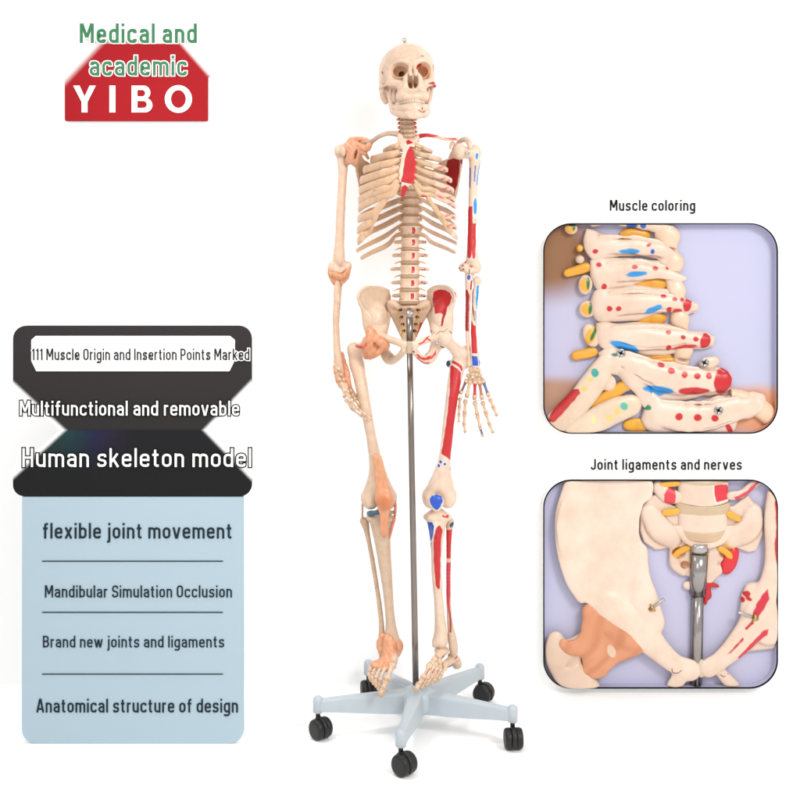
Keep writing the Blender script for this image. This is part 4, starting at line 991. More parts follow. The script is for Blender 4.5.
def leg_right():
    F = Field((PX(414), -.085, PZ(520)), (PX(478), .055, PZ(324)), .0016)
    F.tube([T(461.0, 354, .004, 5.6), T(457.4, 366, .000, 7.0), T(454.6, 380, -.010, 6.4), T(452.4, 394, -.020, 6.0), T(449.8, 414, -.028, 5.6), T(447.2, 436, -.030, 5.4), T(444.6, 458, -.026, 5.8), T(442.6, 474, -.018, 7.4), T(441.2, 486, -.010, 9.8)], 6, .008)
    F.ell(P(465.0, 352.5, .012), (.0135, .018, .019), k=.012)
    F.ell(P(466.4, 363.5, .008), (.008, .012, .014), k=.010)
    F.tube([T(460.0, 354, -.002, 6.6), T(452.6, 346.5, -.014, 5.2), T(446.6, 340.5, -.026, 5.2)], 4, .010)
    F.ell(P(443.6, 338.0, -.030), (.0225, .0225, .0225), k=.006)
    F.ell(P(449.6, 364.0, .012), (.009, .009, .010), k=.008)
    F.ell(P(431.4, 500.0, .004), (.0225, .031, .0220), k=.016); F.ell(P(447.4, 500.0, .004), (.0225, .031, .0220), k=.016)
    F.cap(P(443.0, 468, -.016), P(431.8, 495, .000), m(6.0), m(8.8), .010); F.cap(P(443.6, 468, -.016), P(447.4, 495, .000), m(5.6), m(8.4), .010)
    F.ell(P(427.2, 495, .004), (.010, .014, .013), k=.010); F.ell(P(452.4, 494.5, .004), (.009, .014, .013), k=.010)
    F.ell(P(439.2, 507, .012), (.007, .03, .012), k=.006, cut=True)
    F.blur(1).rough(.0007, 80, 24)
    def fp(p):
        p.poly([(451.6, 362.6), (453.4, 360.4), (458.6, 362.8), (462.2, 366), (463.0, 370.6), (461.4, 371.4), (459.6, 368), (455.6, 365)], -.02, RED)
        p.poly([(450.4, 366.5), (452.2, 365.6), (458.2, 369.2), (461.0, 372.6), (460.8, 384), (459.0, 398), (456.8, 416), (454.4, 436), (450.6, 460.2), (446.6, 456.2), (441.0, 452.6), (443.4, 437), (447.0, 412), (449.6, 388)], -.02, RED)
        p.line([(463.6, 372), (462.2, 384), (459.8, 402)], -.01, .5, (.62, .22, .20), front=False)
        for a, b in ((440.6, 461.4), (438.8, 465.4), (444.6, 463.4)): p.spot(a, b, -.03, 1.35, 1.5, BLUE, rim=True)
        p.spot(447.6, 363.6, .01, 2.4, 3.2, (.01, .035, .12), front=False)
        p.line([(451.6, 455), (450.2, 468)], .0, .5, (.5, .08, .08), front=False)
    fbone('femur', F, SK, CREAM, fp, label='thigh bone painted with a long red strip and three blue dots')
    V, f = screw_vf(P(438.0, 342.4, -.066), (-.15, -1, 0), .0062, .006); link('screw', V, f, M_CHROME, SK, True)
    # hip socket rim line: a thin wire loop
    sbone('joint_wire', [T(436.0, 334.6, -.060, .25, .25), T(439.4, 331.6, -.058, .25, .25), T(444.0, 331.4, -.050, .25, .25), T(447.6, 328.6, -.052, .25, .25)], SK, (.10, .07, .06), 6, 6)
    # kneecap
    F = Field((PX(426), -.09, PZ(514)), (PX(448), -.02, PZ(492)), .0012)
    F.ell(P(436.4, 502.0, -.046), (.0200, .0115, .0205), k=.004); F.ell(P(436.6, 507.6, -.045), (.010, .008, .010), k=.010)
    F.rough(.0005, 150, 4)
    def pp(p): p.poly([(429.6, 500), (431.4, 496.2), (436.4, 494.6), (441.4, 496.6), (443.0, 501), (440.8, 506.4), (436.8, 510.4), (433.2, 508), (430.4, 504)], -.055, BLUE)
    fbone('patella', F, SK, CREAM, pp, label='kneecap painted blue')
    F = Field((PX(416), -.05, PZ(658)), (PX(462), .052, PZ(506)), .0015)
    F.tube([T(437.2, 518, .004, 10.2), T(436.9, 526, .002, 8.6), T(436.5, 541, -.002, 6.1), T(436.4, 560, -.003, 5.0), T(437.0, 582, -.002, 4.4), T(438.8, 604, .000, 4.5), T(440.2, 622, .002, 5.2), T(440.6, 634, .003, 6.4), T(440.6, 641, .004, 7.4)], 6, .008)
    F.ell(P(430.6, 516.6, .004), (.0205, .026, .0105), k=.010); F.ell(P(444.2, 517.0, .004), (.0200, .027, .0105), k=.010)
    F.ell(P(435.6, 530, -.022), (.009, .009, .016), k=.012)
    F.tube([T(435.6, 641, -.002, 3.2), T(435.0, 645, -.004, 2.8)], 4, .008)
    F.blur(1).rough(.0006, 80, 25)
    def tp(p):
        p.poly([(426.0, 522.4), (432.2, 522.2), (434.0, 526), (433.2, 534), (431.6, 541.8), (429.4, 541.6), (428, 534)], -.02, BLUE)
        p.line([(430.9, 543), (430.6, 547)], -.01, .6, BLUE, front=False)
        p.poly([(437.4, 525.6), (440.0, 525), (442.6, 530), (441.2, 542), (440.6, 560), (440.4, 580), (440.0, 588.4), (438.4, 590.4), (436.0, 587), (434.6, 575), (433.6, 558), (433.4, 542), (434.8, 530)], -.02, RED)
        p.spot(447.2, 516.8, -.02, 1.6, 1.5, (.52, .03, .03))
        p.line([(442.8, 515.8), (445.2, 517)], -.02, .7, RED)
    fbone('tibia', F, SK, CREAM, tp, label='shin bone with a blue patch and a long red strip')
    F = Field((PX(436), -.03, PZ(664)), (PX(468), .058, PZ(514)), .0014)
    F.tube([T(450.2, 523, .020, 3.8), T(449.4, 528, .018, 3.0), T(448.8, 540, .016, 2.4), T(448.6, 562, .014, 2.2), T(448.4, 586, .014, 2.2), T(448.8, 606, .014, 2.1), T(450.2, 626, .014, 2.6), T(452.6, 640, .012, 4.0), T(453.6, 650, .010, 3.8), T(454, 655, .010, 2.4)], 6, .006)
    F.ell(P(449.8, 521.5, .020), (.011, .012, .010), k=.006)
    F.blur(1).rough(.0005, 100, 26)
    def bp(p):
        p.spot(451.6, 524.6, .01, 1.6, 3.0, (.02, .05, .16), ang=-.5)
        p.poly([(446, 530), (452, 529), (452, 558.5), (446, 558)], .01, RED, rim=False)
        p.poly([(446, 562.5), (451.4, 562), (450.6, 586), (449.6, 604), (450.6, 612), (448, 612), (446, 590)], .01, (.50, .03, .05), rim=False)
        p.line([(449.6, 612), (450.6, 622), (450.4, 631)], .01, 1.0, (.32, .03, .03), front=False)
    fbone('fibula', F, SK, (0.570, 0.431, 0.328), bp, label='calf bone with red strips')
leg_right()

# ------------------------------------------------------------------ feet
def foot(s):
    if s < 0:
        F = Field((PX(360), -.115, PZ(686)), (PX(410), .06, PZ(628)), .0014)
        F.ell(P(388, 648, .004), (.026, .026, .014), k=.010)                       # ankle wrapped in ligaments
        F.tube([T(383, 636, .004, 3.0), T(380.8, 646, .002, 4.4), T(383.4, 654, -.008, 4.4)], 4, .010)
        F.tube([T(394.5, 638, .002, 3.6), T(397.6, 647, -.002, 5.2), T(394.4, 655, -.012, 4.6)], 4, .010)
        F.tube([T(388.5, 638, -.008, 5.0), T(389.6, 648, -.018, 6.4), T(388.0, 657, -.030, 5.8), T(384.5, 665, -.046, 5.6)], 5, .010)
        F.tube([T(384, 655, .006, 5.0), T(385, 662, .020, 5.5)], 3, .010)
        F.ell(P(381.4, 666, -.052), (.030, .018, .014), rotm(0, .15, .0), k=.010)
        F.ell(P(393.4, 659.5, -.034), (.013, .018, .018), k=.008)
        F.blur(1).rough(.0013, 190, 41)
        def fp(p):
            d = np.sin(p.v[:, 0] * 190 + 2.4 * np.sin(p.v[:, 2] * 120)) * np.sin(p.v[:, 2] * 170 + 260 * p.v[:, 0]); p.mix(np.clip(d, 0, 1) * .6, (0.568, 0.344, 0.198)); p.mix(np.clip(-d, 0, 1) * .45, LIGD)
            p.mix(sst((P(0, 667, -.05)[2] - p.v[:, 2]) * -1 , .006) * .85, (0.587, 0.422, 0.302))
            dd = np.hypot((p.v[:, 0] - PX(396, -.03)) / .012, (p.v[:, 2] - PZ(661, -.03)) / .022) - 1; p.mix(sst(dd * .012, .004), (0.604, 0.448, 0.336))
        ft = fbone('foot', F, SK, LIG, fp, label='foot with an ankle wrapped in peach ligaments')
        ch = [([(372.0, 664.5, -.052), (369.4, 671.5, -.066)], [(369.2, 673.0, -.068), (370.0, 677.6, -.080), (371.2, 680.8, -.088)], 1.5),
              ([(376.0, 666, -.058), (372.2, 675.0, -.078)], [(372.0, 676.4, -.080), (372.8, 681, -.092), (374.0, 684.0, -.100)], 1.5),
              ([(380.2, 667, -.062), (375.6, 678.5, -.086)], [(375.4, 680, -.088), (375.8, 684, -.098), (376.6, 686.6, -.106)], 1.55),
              ([(385.0, 667, -.062), (379.6, 681.2, -.090)], [(379.4, 682.6, -.092), (378.6, 686.6, -.100), (378.4, 689.2, -.108)], 1.6),
              ([(393.0, 664, -.052), (386.4, 680.4, -.090)], [(385.8, 682.2, -.094), (382.6, 689.6, -.108), (380.6, 695.4, -.120)], 2.5)]
        base = (0.604, 0.448, 0.328)
    else:
        F = Field((PX(416), -.11, PZ(688)), (PX(466), .065, PZ(638)), .0013)
        F.ell(P(441.6, 650.5, .004), (.020, .024, .010), k=.004)
        F.tube([T(441.5, 652, .000, 4.6), T(438.5, 656.5, -.018, 4.4)], 3, .006)
        F.tube([T(452, 657, .018, 4.6), T(456.0, 661.5, .038, 4.8), T(457.0, 664.5, .046, 4.6)], 4, .010)
        F.tube([T(451, 661, .010, 4.4), T(446.5, 664, -.014, 4.0)], 3, .004)
        F.ell(P(434.6, 659.6, -.034), (.009, .012, .009), k=.0015); F.ell(P(439.6, 661.8, -.034), (.0085, .012, .0085), k=.0015); F.ell(P(444.6, 665.2, -.028), (.0105, .013, .0085), k=.0015)
        F.ell(P(431.8, 663.4, -.046), (.008, .010, .008), k=.001); F.ell(P(436.2, 664.6, -.046), (.0068, .010, .007), k=.001); F.ell(P(440.2, 666.6, -.044), (.0068, .010, .007), k=.001)
        F.rough(.0007, 210, 42)
        def fp(p):
            for a, b, y in ((443, 655, -.01), (447.5, 657, 0)): p.spot(a, b, y, 1.8, 1.0, (.20, .05, .03), ang=.3)
            for a, b, y, c in ((456, 656.5, .02, RED), (452.5, 664, .0, (.04, .04, .25)), (449.0, 665.6, -.01, (.05, .05, .25)), (457.5, 660, .03, (.55, .2, .15))): p.spot(a, b, y, 2.2, .8, c, ang=.4, front=False)
            d = np.sin(p.v[:, 0] * 520) * np.sin(p.v[:, 2] * 610); p.mix(np.clip(d, 0, 1) * .4, (.50, .30, .18))
        ft = fbone('foot', F, SK, (0.604, 0.457, 0.336), fp, label='foot of bare cream bones with small red and blue marks')
        ch = [([(430.2, 664.8, -.050), (422.8, 678.6, -.086)], [(422.2, 680.0, -.090), (418.4, 685.0, -.102), (415.6, 690.0, -.114)], 2.2),
              ([(434.4, 666.0, -.050), (427.2, 679.0, -.084)], [(426.6, 680.4, -.086), (423.6, 684.4, -.096), (421.2, 688.4, -.104)], 1.35),
              ([(437.8, 667.6, -.050), (431.2, 678.2, -.080)], [(430.6, 679.4, -.082), (428.0, 682.8, -.090), (426.0, 686.0, -.098)], 1.35),
              ([(441.2, 668.6, -.046), (436.0, 677.2, -.074)], [(435.4, 678.4, -.076), (433.0, 681.4, -.084), (431.2, 684.0, -.090)], 1.35),
              ([(445.4, 668.0, -.036), (441.0, 675.4, -.064)], [(440.2, 676.6, -.066), (437.6, 679.6, -.074), (435.6, 682.0, -.080)], 1.4)]
        base = (0.604, 0.457, 0.336)
    for j, (mc, ph, r) in enumerate(ch):
        pc = None
        if s > 0 and j in (0, 1, 2): pc = None
        o = small_bone('metatarsal', P(*mc[0]), P(*mc[1]), r * 1.15, ft, base, pc)
        big = (j == 4 and s < 0) or (j == 0 and s > 0)
        if not big:
            a, b, c = [np.array(q) for q in ph]; ph = [a, a + (b - a) * .95, b + (c - b) * .45, c]
        for k in range(len(ph) - 1):
            a, b = np.array(ph[k], float), np.array(ph[k + 1], float); a2 = a + (b - a) * .06; b2 = b - (b - a) * .06
            small_bone('phalanx', P(*a2), P(*b2), r * (1.12 - .10 * k), ft, base)
    if s > 0:
        for a, b in (((429.6, 668.5, -.075), (427, 673.8, -.086)), ((434.2, 669.5, -.072), (432.4, 673.4, -.080)), ((438.2, 670.4, -.066), (436.8, 673.6, -.074))):
            sbone('muscle_mark', [(*P(*a), .0014, .0014), (*P(*b), .0014, .0014)], ft, (.50, .09, .07), 3, 8)
foot(-1); foot(1)
# ================================================================== STAND
ST = empty('wheeled_stand', 'pale grey five-legged stand with black castors and a thin steel pole carrying the skeleton', 'stand')
HUB = np.array([0.046, -0.034, 0.0])
def build_stand():
    # pole and socket
    top = P(409.6, 315.0, -.030); foot_ = np.array([HUB[0] - .004, HUB[1], .085])
    mid = P(409.7, 352, -.030)
    V, f = sweep([(*foot_, .0082, .0082), (*(foot_ * .5 + mid * .5), .0080, .0080), (*mid, .0079, .0079)], 2, 24, (0, 1, 0), False)
    pole = link('pole', V, f, M_STEEL, ST, True)
    V, f = sweep([(*(mid + [0, 0, .004]), .0082, .0082), (*(mid + [0, 0, .012]), .0088, .0088), (*(top - [0, 0, .006]), .0088, .0088)], 2, 24, (0, 1, 0), False)
    link('collar', V, f, M_STEEL, ST, True)
    V, f = sweep([(*(top - [0, 0, .006]), .0070, .0070), (*(top + [0, .002, .004]), .0082, .0082), (*(top + [0, .010, .011]), .008, .006), (*(top + [0, .036, .014]), .0075, .005)], 4, 20, (0, .3, 1), True)
    link('pole_bracket', V, f, M_CHROME, ST, True)
    # hub
    prof = [(.0, .050), (.034, .050), (.043, .055), (.046, .066), (.046, .092), (.043, .101), (.036, .106), (.020, .112), (.012, .118), (.0, .118)]
    seg = 40; V = []; F = []
    for r, z in prof:
        for j in range(seg): t = 2 * pi * j / seg; V.append((HUB[0] + max(r, .0005) * math.cos(t), HUB[1] + max(r, .0005) * math.sin(t), z))
    for i in range(len(prof) - 1):
        for j in range(seg): k = (j + 1) % seg; F.append((i * seg + j, i * seg + k, (i + 1) * seg + k, (i + 1) * seg + j))
    link('hub', V, F, M_BASE, ST, True)
    angs = [-99.7, -24.5, 47.5, 121.0, 190.5]
    for a, tilt in zip(angs, (12, -20, 24, -15, 8)):
        ar = math.radians(a); ux = np.array([math.cos(ar), math.sin(ar), 0]); uy = np.array([-math.sin(ar), math.cos(ar), 0]); R = .262
        # leg: roof-topped tapering beam
        st = []
        for t, wb, wt, zt, zs, zb in ((.030, .0225, .0135, .1080, .1030, .0510), (.09, .0200, .0120, .1062, .1005, .0545), (.16, .0165, .0100, .1032, .0970, .0600), (.225, .0130, .0080, .1000, .0940, .0655), (.256, .0118, .0072, .0985, .0925, .0675)):
            ring = []
            for y, z in ((-wb, zb), (wb, zb), (wb * .93, zs - .004), (wt + (wb - wt) * .55, zs + .002), (wt * .6, zt), (-wt * .6, zt), (-wt - (wb - wt) * .55, zs + .002), (-wb * .93, zs - .004)):
                ring.append(HUB + ux * t + uy * y + np.array([0, 0, z]))
            st.append(ring)
        V = [p for r in st for p in r]; F = []; n = 8
        for i in range(len(st) - 1):
            for j in range(n): k = (j + 1) % n; F.append((i * n + j, (i + 1) * n + j, (i + 1) * n + k, i * n + k))
        F.append(tuple(range(n))); F.append(tuple((len(st) - 1) * n + j for j in range(n))[::-1])
        leg = link('leg', V, F, M_BASE, ST, False)
        bv = leg.modifiers.new('soft_edges', 'BEVEL'); bv.width = .0012; bv.segments = 3; bv.limit_method = 'ANGLE'; bv.angle_limit = math.radians(18)
        leg.data.polygons.foreach_set('use_smooth', np.ones(len(leg.data.polygons), dtype=bool))
        wn = leg.modifiers.new('wn', 'WEIGHTED_NORMAL')
        # rounded end post
        prof = [(.0005, .0640), (.0115, .0640), (.0130, .0660), (.0132, .0945), (.0118, .1005), (.0080, .1048), (.0040, .1066), (.0005, .1070)]
        C = HUB + ux * R; V = []; F = []; seg = 28
        for r, z in prof:
            for j in range(seg): t = 2 * pi * j / seg; V.append(C + np.array([r * math.cos(t), r * math.sin(t), z]))
        for i in range(len(prof) - 1):
            for j in range(seg): k = (j + 1) % seg; F.append((i * seg + j, i * seg + k, (i + 1) * seg + k, (i + 1) * seg + j))
        link('leg_cap', V, F, M_BASE, leg, True)
        # castor: stem, hood and two wheels
        dx = np.array([math.cos(math.radians(-60 + tilt * 1.3)), math.sin(math.radians(-60 + tilt * 1.3)), 0]); dy = np.array([-dx[1], dx[0], 0])
        W0 = C + dx * .012 + np.array([0, 0, .0265])
        V, F = sweep([(*(C + [0, 0, .046]), .0060, .0060), (*(C + [0, 0, .067]), .0060, .0060)], 2, 14, (0, 1, 0))
        # hood: arched shell over the wheels
        HV = []; HF = []; ns = 18; prof2 = []
        for i in range(ns + 1):
            t = math.radians(-35 + 250 * i / ns); o = W0 + (-dx * math.cos(t) * -1) * 0
            d_ = dx * math.cos(t) + np.array([0, 0, 1]) * math.sin(t)
            for rr, w in ((.0190, -.0060), (.0270, -.0060), (.0288, -.0045), (.0288, .0045), (.0270, .0060), (.0190, .0060)): HV.append(W0 + d_ * rr + dy * w)
        for i in range(ns):
            for j in range(6): k = (j + 1) % 6; HF.append((i * 6 + j, i * 6 + k, (i + 1) * 6 + k, (i + 1) * 6 + j))
        HF.append(tuple(range(6))[::-1]); HF.append(tuple(ns * 6 + j for j in range(6)))
        ca = link('castor', *merge((V, F), (HV, HF)), M_BLACK, ST, True)
        for sgn in (-1, 1):
            prof3 = [(.004, .0225), (.013, .0235), (.0150, .0228), (.0160, .0232), (.0225, .0222), (.0250, .0195), (.0262, .0160), (.0264, .0085), (.0255, .0068), (.0200, .0062), (.004, .0062)]
            V = []; F = []; seg = 36
            for r, w in prof3:
                for j in range(seg): t = 2 * pi * j / seg; V.append(W0 + (dx * math.cos(t) + np.array([0, 0, 1]) * math.sin(t)) * r + dy * w * sgn)
            for i in range(len(prof3) - 1):
                for j in range(seg): k = (j + 1) % seg; F.append((i * seg + j, i * seg + k, (i + 1) * seg + k, (i + 1) * seg + j))
            F.append(tuple(range(seg))); F.append(tuple((len(prof3) - 1) * seg + j for j in range(seg)))
            w_ = link('wheel', V, F, M_BLACK, ca, True)
build_stand()
# ================================================================== SETTING
WALL_Y = 0.245   # the wall stands just behind the castors
BOARD_Y = -0.125  # the tall boards stand on the floor beside the skeleton
def build_backdrop():
    R_ = .022; prof = [(-4.2, 0.0), (WALL_Y - R_, 0.0)]
    for i in range(1, 13):
        t = pi / 2 * i / 12; prof.append((WALL_Y - R_ + R_ * math.sin(t), R_ - R_ * math.cos(t)))
    prof.append((WALL_Y, 3.4))
    V = []; F = []
    for y, z in prof: V += [(-3.6, y, z), (3.6, y, z)]
    for i in range(len(prof) - 1): F.append((2 * i, 2 * i + 1, 2 * i + 3, 2 * i + 2))
    o = link('backdrop', V, F, M_WHITE, None, True); o['kind'] = 'structure'
build_backdrop()

# ------------------------------------------------------------------ flat shapes
def rnd(pts, r=0.0, closed=True, n=7):
    """round the corners of a 2-D outline; a point may carry its own radius as third value"""
    out = []; N = len(pts)
    for i in range(N):
        p = np.array(pts[i][:2], float); q = pts[i][2] if len(pts[i]) > 2 else r
        if (not closed and i in (0, N - 1)) or q <= 0: out.append(p); continue
        a = np.array(pts[i - 1][:2], float); b = np.array(pts[(i + 1) % N][:2], float)
        da, db = a - p, b - p; la, lb = np.linalg.norm(da), np.linalg.norm(db); da /= la; db /= lb
        ang = math.acos(max(-1, min(1, float(da @ db))))
        if ang > 3.1: out.append(p); continue
        t = min(q / math.tan(ang / 2), la * .5, lb * .5); rr = t * math.tan(ang / 2)
        c = p + (da + db) / np.linalg.norm(da + db) * rr / math.sin(ang / 2)
        s = p + da * t - c; e = p + db * t - c
        a0 = math.atan2(s[1], s[0]); a1 = math.atan2(e[1], e[0]); d = (a1 - a0 + pi) % (2 * pi) - pi
        for k in range(n + 1): out.append(c + rr * np.array([math.cos(a0 + d * k / n), math.sin(a0 + d * k / n)]))
    return out

def board(name, uv, yf, yb, mat, parent=None):
    pts = [P(a, b, yf) for a, b in uv]; n = len(pts)
    e = .0012
    c = np.mean(pts, axis=0)
    V = [p for p in pts] + [np.array([p[0], yf + e, p[2]]) + (p - c) / np.linalg.norm(p - c) * e for p in pts] + [np.array([p[0], yb, p[2]]) + (p - c) / np.linalg.norm(p - c) * e for p in pts]
    F = [tuple(range(n)), tuple(2 * n + i for i in range(n))[::-1]]
    for r in range(2):
        for i in range(n): k = (i + 1) % n; F.append((r * n + i, r * n + k, (r + 1) * n + k, (r + 1) * n + i))
    return link(name, V, F, mat, parent, False)

# ------------------------------------------------------------------ condensed stroke lettering
XH, S_, B_ = .72, .072, .66
def bowl(x0, x1, y0, y1, r): return ('c', [(x0, y0, r), (x1, y0, r), (x1, y1, r), (x0, y1, r)])
t_, b_ = XH - S_, S_
GL = {
 'a': (.32, [('o', [(.02, .52), (.02, t_, .15), (.32, t_, .15), (.32, 0)]), ('o', [(.32, .40), (.0, .40, .15), (.0, b_, .15), (.32, b_, .12), (.32, .25)])]),
 'b': (.33, [('o', [(0, 0), (0, 1.0)]), bowl(0, .33, b_, t_, .165)]),
 'c': (.32, [('o', [(.32, .50), (.32, t_, .16), (0, t_, .16), (0, b_, .16), (.32, b_, .16), (.32, .22)])]),
 'd': (.33, [('o', [(.33, 0), (.33, 1.0)]), bowl(0, .33, b_, t_, .165)]),
 'e': (.33, [('o', [(.04, .375), (.33, .375), (.33, t_, .165), (0, t_, .165), (0, b_, .165), (.32, b_, .15), (.32, .19)])]),
 'f': (.19, [('o', [(.25, .93), (.08, .93, .13), (.08, 0)]), ('o', [(-.05, t_), (.24, t_)])]),
 'g': (.33, [bowl(0, .33, b_, t_, .165), ('o', [(.33, XH), (.33, -.20, .15), (.0, -.20, .14), (0.0, -.12)])]),
 'i': (.0, [('o', [(0, 0), (0, XH)]), ('o', [(0, .855), (0, 1.0)])]),
 'j': (.06, [('o', [(.06, XH), (.06, -.20, .12), (-.08, -.20)]), ('o', [(.06, .855), (.06, 1.0)])]),
 'k': (.32, [('o', [(0, 0), (0, 1.0)]), ('o', [(.31, XH), (.03, .27)]), ('o', [(.12, .42), (.34, 0)])]),
 'l': (.0, [('o', [(0, 0), (0, 1.0)])]),
 'm': (.60, [('o', [(0, 0), (0, XH)]), ('o', [(0, .40), (0, t_, .15), (.30, t_, .15), (.30, 0)]), ('o', [(.30, .40), (.30, t_, .15), (.60, t_, .15), (.60, 0)])]),
 'n': (.32, [('o', [(0, 0), (0, XH)]), ('o', [(0, .40), (0, t_, .16), (.32, t_, .16), (.32, 0)])]),
 'o': (.33, [bowl(0, .33, b_, t_, .165)]),
 'r': (.165, [('o', [(0, 0), (0, XH)]), ('o', [(0, .42), (0, t_, .16), (.22, t_)])]),
 's': (.31, [('o', [(.30, .52), (.30, t_, .14), (0.01, t_, .14), (0.01, .385, .13), (.31, .335, .13), (.31, b_, .14), (0, b_, .14), (0, .20)])]),
 't': (.19, [('o', [(.07, .92), (.07, b_, .12), (.23, b_)]), ('o', [(-.06, t_), (.22, t_)])]),
 'u': (.32, [('o', [(0, XH), (0, b_, .16), (.32, b_, .16), (.32, .32)]), ('o', [(.32, 0), (.32, XH)])]),
 'v': (.34, [('o', [(-.01, XH), (.155, 0)]), ('o', [(.185, 0), (.35, XH)])]),
 'w': (.56, [('o', [(-.01, XH), (.13, 0)]), ('o', [(.15, 0), (.27, .69)]), ('o', [(.29, .69), (.41, 0)]), ('o', [(.43, 0), (.57, XH)])]),
 'x': (.33, [('o', [(-.01, XH), (.34, 0)]), ('o', [(.34, XH), (-.01, 0)])]),
 'M': (.54, [('o', [(0, 0), (0, 1.0)]), ('o', [(.03, 1.0), (.265, .28)]), ('o', [(.275, .28), (.51, 1.0)]), ('o', [(.54, 0), (.54, 1.0)])]),
 'O': (.38, [bowl(0, .38, b_, .93, .19)]),
 'I': (.0, [('o', [(0, 0), (0, 1.0)])]),
 'P': (.37, [('o', [(0, 0), (0, 1.0)]), ('o', [(0, .93), (.37, .93, .2), (.37, .43, .2), (0, .43)])]),
 'H': (.38, [('o', [(0, 0), (0, 1.0)]), ('o', [(.38, 0), (.38, 1.0)]), ('o', [(0, .5), (.38, .5)])]),
 'S': (.36, [('o', [(.36, .72), (.36, .93, .17), (.0, .93, .17), (.0, .53, .16), (.37, .46, .16), (.37, b_, .17), (0, b_, .17), (0, .28)])]),
 'B': (.37, [('o', [(0, 0), (0, 1.0)]), ('o', [(0, .93), (.35, .93, .16), (.35, .52, .16), (0, .52)]), ('o', [(0, .52), (.37, .52, .17), (.37, b_, .17), (0, b_)])]),
 'A': (.42, [('o', [(-.02, 0), (.195, 1.0)]), ('o', [(.225, 1.0), (.44, 0)]), ('o', [(.08, .26), (.34, .26)])]),
 'J': (.30, [('o', [(.30, 1.0), (.30, b_, .15), (0, b_, .15), (0, .28)])]),
 '1': (.14, [('o', [(.14, 0), (.14, 1.0)]), ('o', [(.14, .93), (.0, .80)])]),
 'Y': (.44, [('o', [(-.02, 1.0), (.22, .44), (.46, 1.0)]), ('o', [(.22, 0), (.22, .50)])]),
}
def ribbon(pts, hw, closed):
    p = np.array(pts, float)
    keep = [0] + [i for i in range(1, len(p)) if np.linalg.norm(p[i] - p[i - 1]) > 1e-4]; p = p[keep]
    if closed and np.linalg.norm(p[0] - p[-1]) < 1e-4: p = p[:-1]
    N = len(p); L = []; R = []
    for i in range(N):
        a = p[i - 1] if (i or closed) else None; b = p[(i + 1) % N] if (i < N - 1 or closed) else None
        d1 = (p[i] - a) / np.linalg.norm(p[i] - a) if a is not None else None; d2 = (b - p[i]) / np.linalg.norm(b - p[i]) if b is not None else None
        if d1 is None: d1 = d2
        if d2 is None: d2 = d1
        n1 = np.array([-d1[1], d1[0]]); n2 = np.array([-d2[1], d2[0]]); mt = n1 + n2; q = mt @ mt
        mt = mt * (2 / max(q, .55)) if q > 1e-6 else n1
        mt = mt / 1.0
        L.append(p[i] + mt * hw); R.append(p[i] - mt * hw)
    V = L + R; F = []
    for i in range(N if closed else N - 1): k = (i + 1) % N; F.append((i, N + i, N + k, k))
    return V, F

def text(s, u0, u1, vb, vt, y, mat, parent=None, wt=.155, outline=None, ow=1.0, name='lettering', track=.115, space=.25, dz=.0009):
    """s between u0 and u1, baseline vb, cap line vt, on the plane y"""
    H = vb - vt
    adv = []; x = 0
    for ch in s:
        if ch == ' ': x += space; continue
        w, st = GL[ch]
        adv.append((x + wt / 2, st)); x += w + wt + track
    tot = x - track; sx = (u1 - u0) / tot
    objs = []
    for layer, (mt, extra) in enumerate(([(outline, ow)] if outline else []) + [(mat, 0)]):
        V = []; F = []; k = 0
        for ox, st in adv:
            for kind, pts in st:
                cl = kind == 'c'
                q = rnd([tuple(a) for a in pts], 0, cl, 8)
                q = [np.array([(ox + a[0]) * sx, a[1] * H]) for a in q]
                if extra and not cl:
                    d0 = q[0] - q[1]; q[0] = q[0] + d0 / np.linalg.norm(d0) * extra; d1 = q[-1] - q[-2]; q[-1] = q[-1] + d1 / np.linalg.norm(d1) * extra
                v, f = ribbon(q, wt * H * .46 + extra, cl)
                yy = y - dz * layer - .00002 * (k % 7); k += 1
                o = len(V)
                V += [P(u0 + a[0], vb - a[1], yy) for a in v]; F += [tuple(i + o for i in g) for g in f]
        objs.append((mt, V, F))
    if outline:
        mt, V, F = objs[0]; base = link(name, V, F, objs[1][0], parent, False)
        # outline and face share one object: two material slots
        me = base.data; base.data.materials.clear()
        mt0, V0, F0 = objs[0]; mt1, V1, F1 = objs[1]
        VV, FF = merge((np.array(V0), F0), (np.array(V1), F1))
        bpy.data.objects.remove(base); bpy.data.meshes.remove(me)
        o = link(name, VV, FF, mt0, parent, False); o.data.materials.append(mt1)
        mi = np.zeros(len(o.data.polygons), dtype=np.int32); mi[len(F0):] = 1; o.data.polygons.foreach_set('material_index', mi)
        return o
    mt, V, F = objs[0]
    return link(name, V, F, mt, parent, False)

M_INK = simple_mat('print_ink_dark', (.012, .022, .032), .75, 0, .05, 50, 0, .15)
M_BLK = simple_mat('print_ink_black', (.006, .006, .007), .75, 0, .05, 50, 0, .15)
M_GREYINK = simple_mat('print_ink_grey', (.025, .022, .024), .75, 0, .05, 50, 0, .15)
M_WINK = simple_mat('print_ink_white', (.90, .90, .90), .8, 0, .01, 50, 0, .1)
M_GREEN = simple_mat('print_ink_green', (.046, .175, .082), .7, 0, .06, 50, 0, .15)

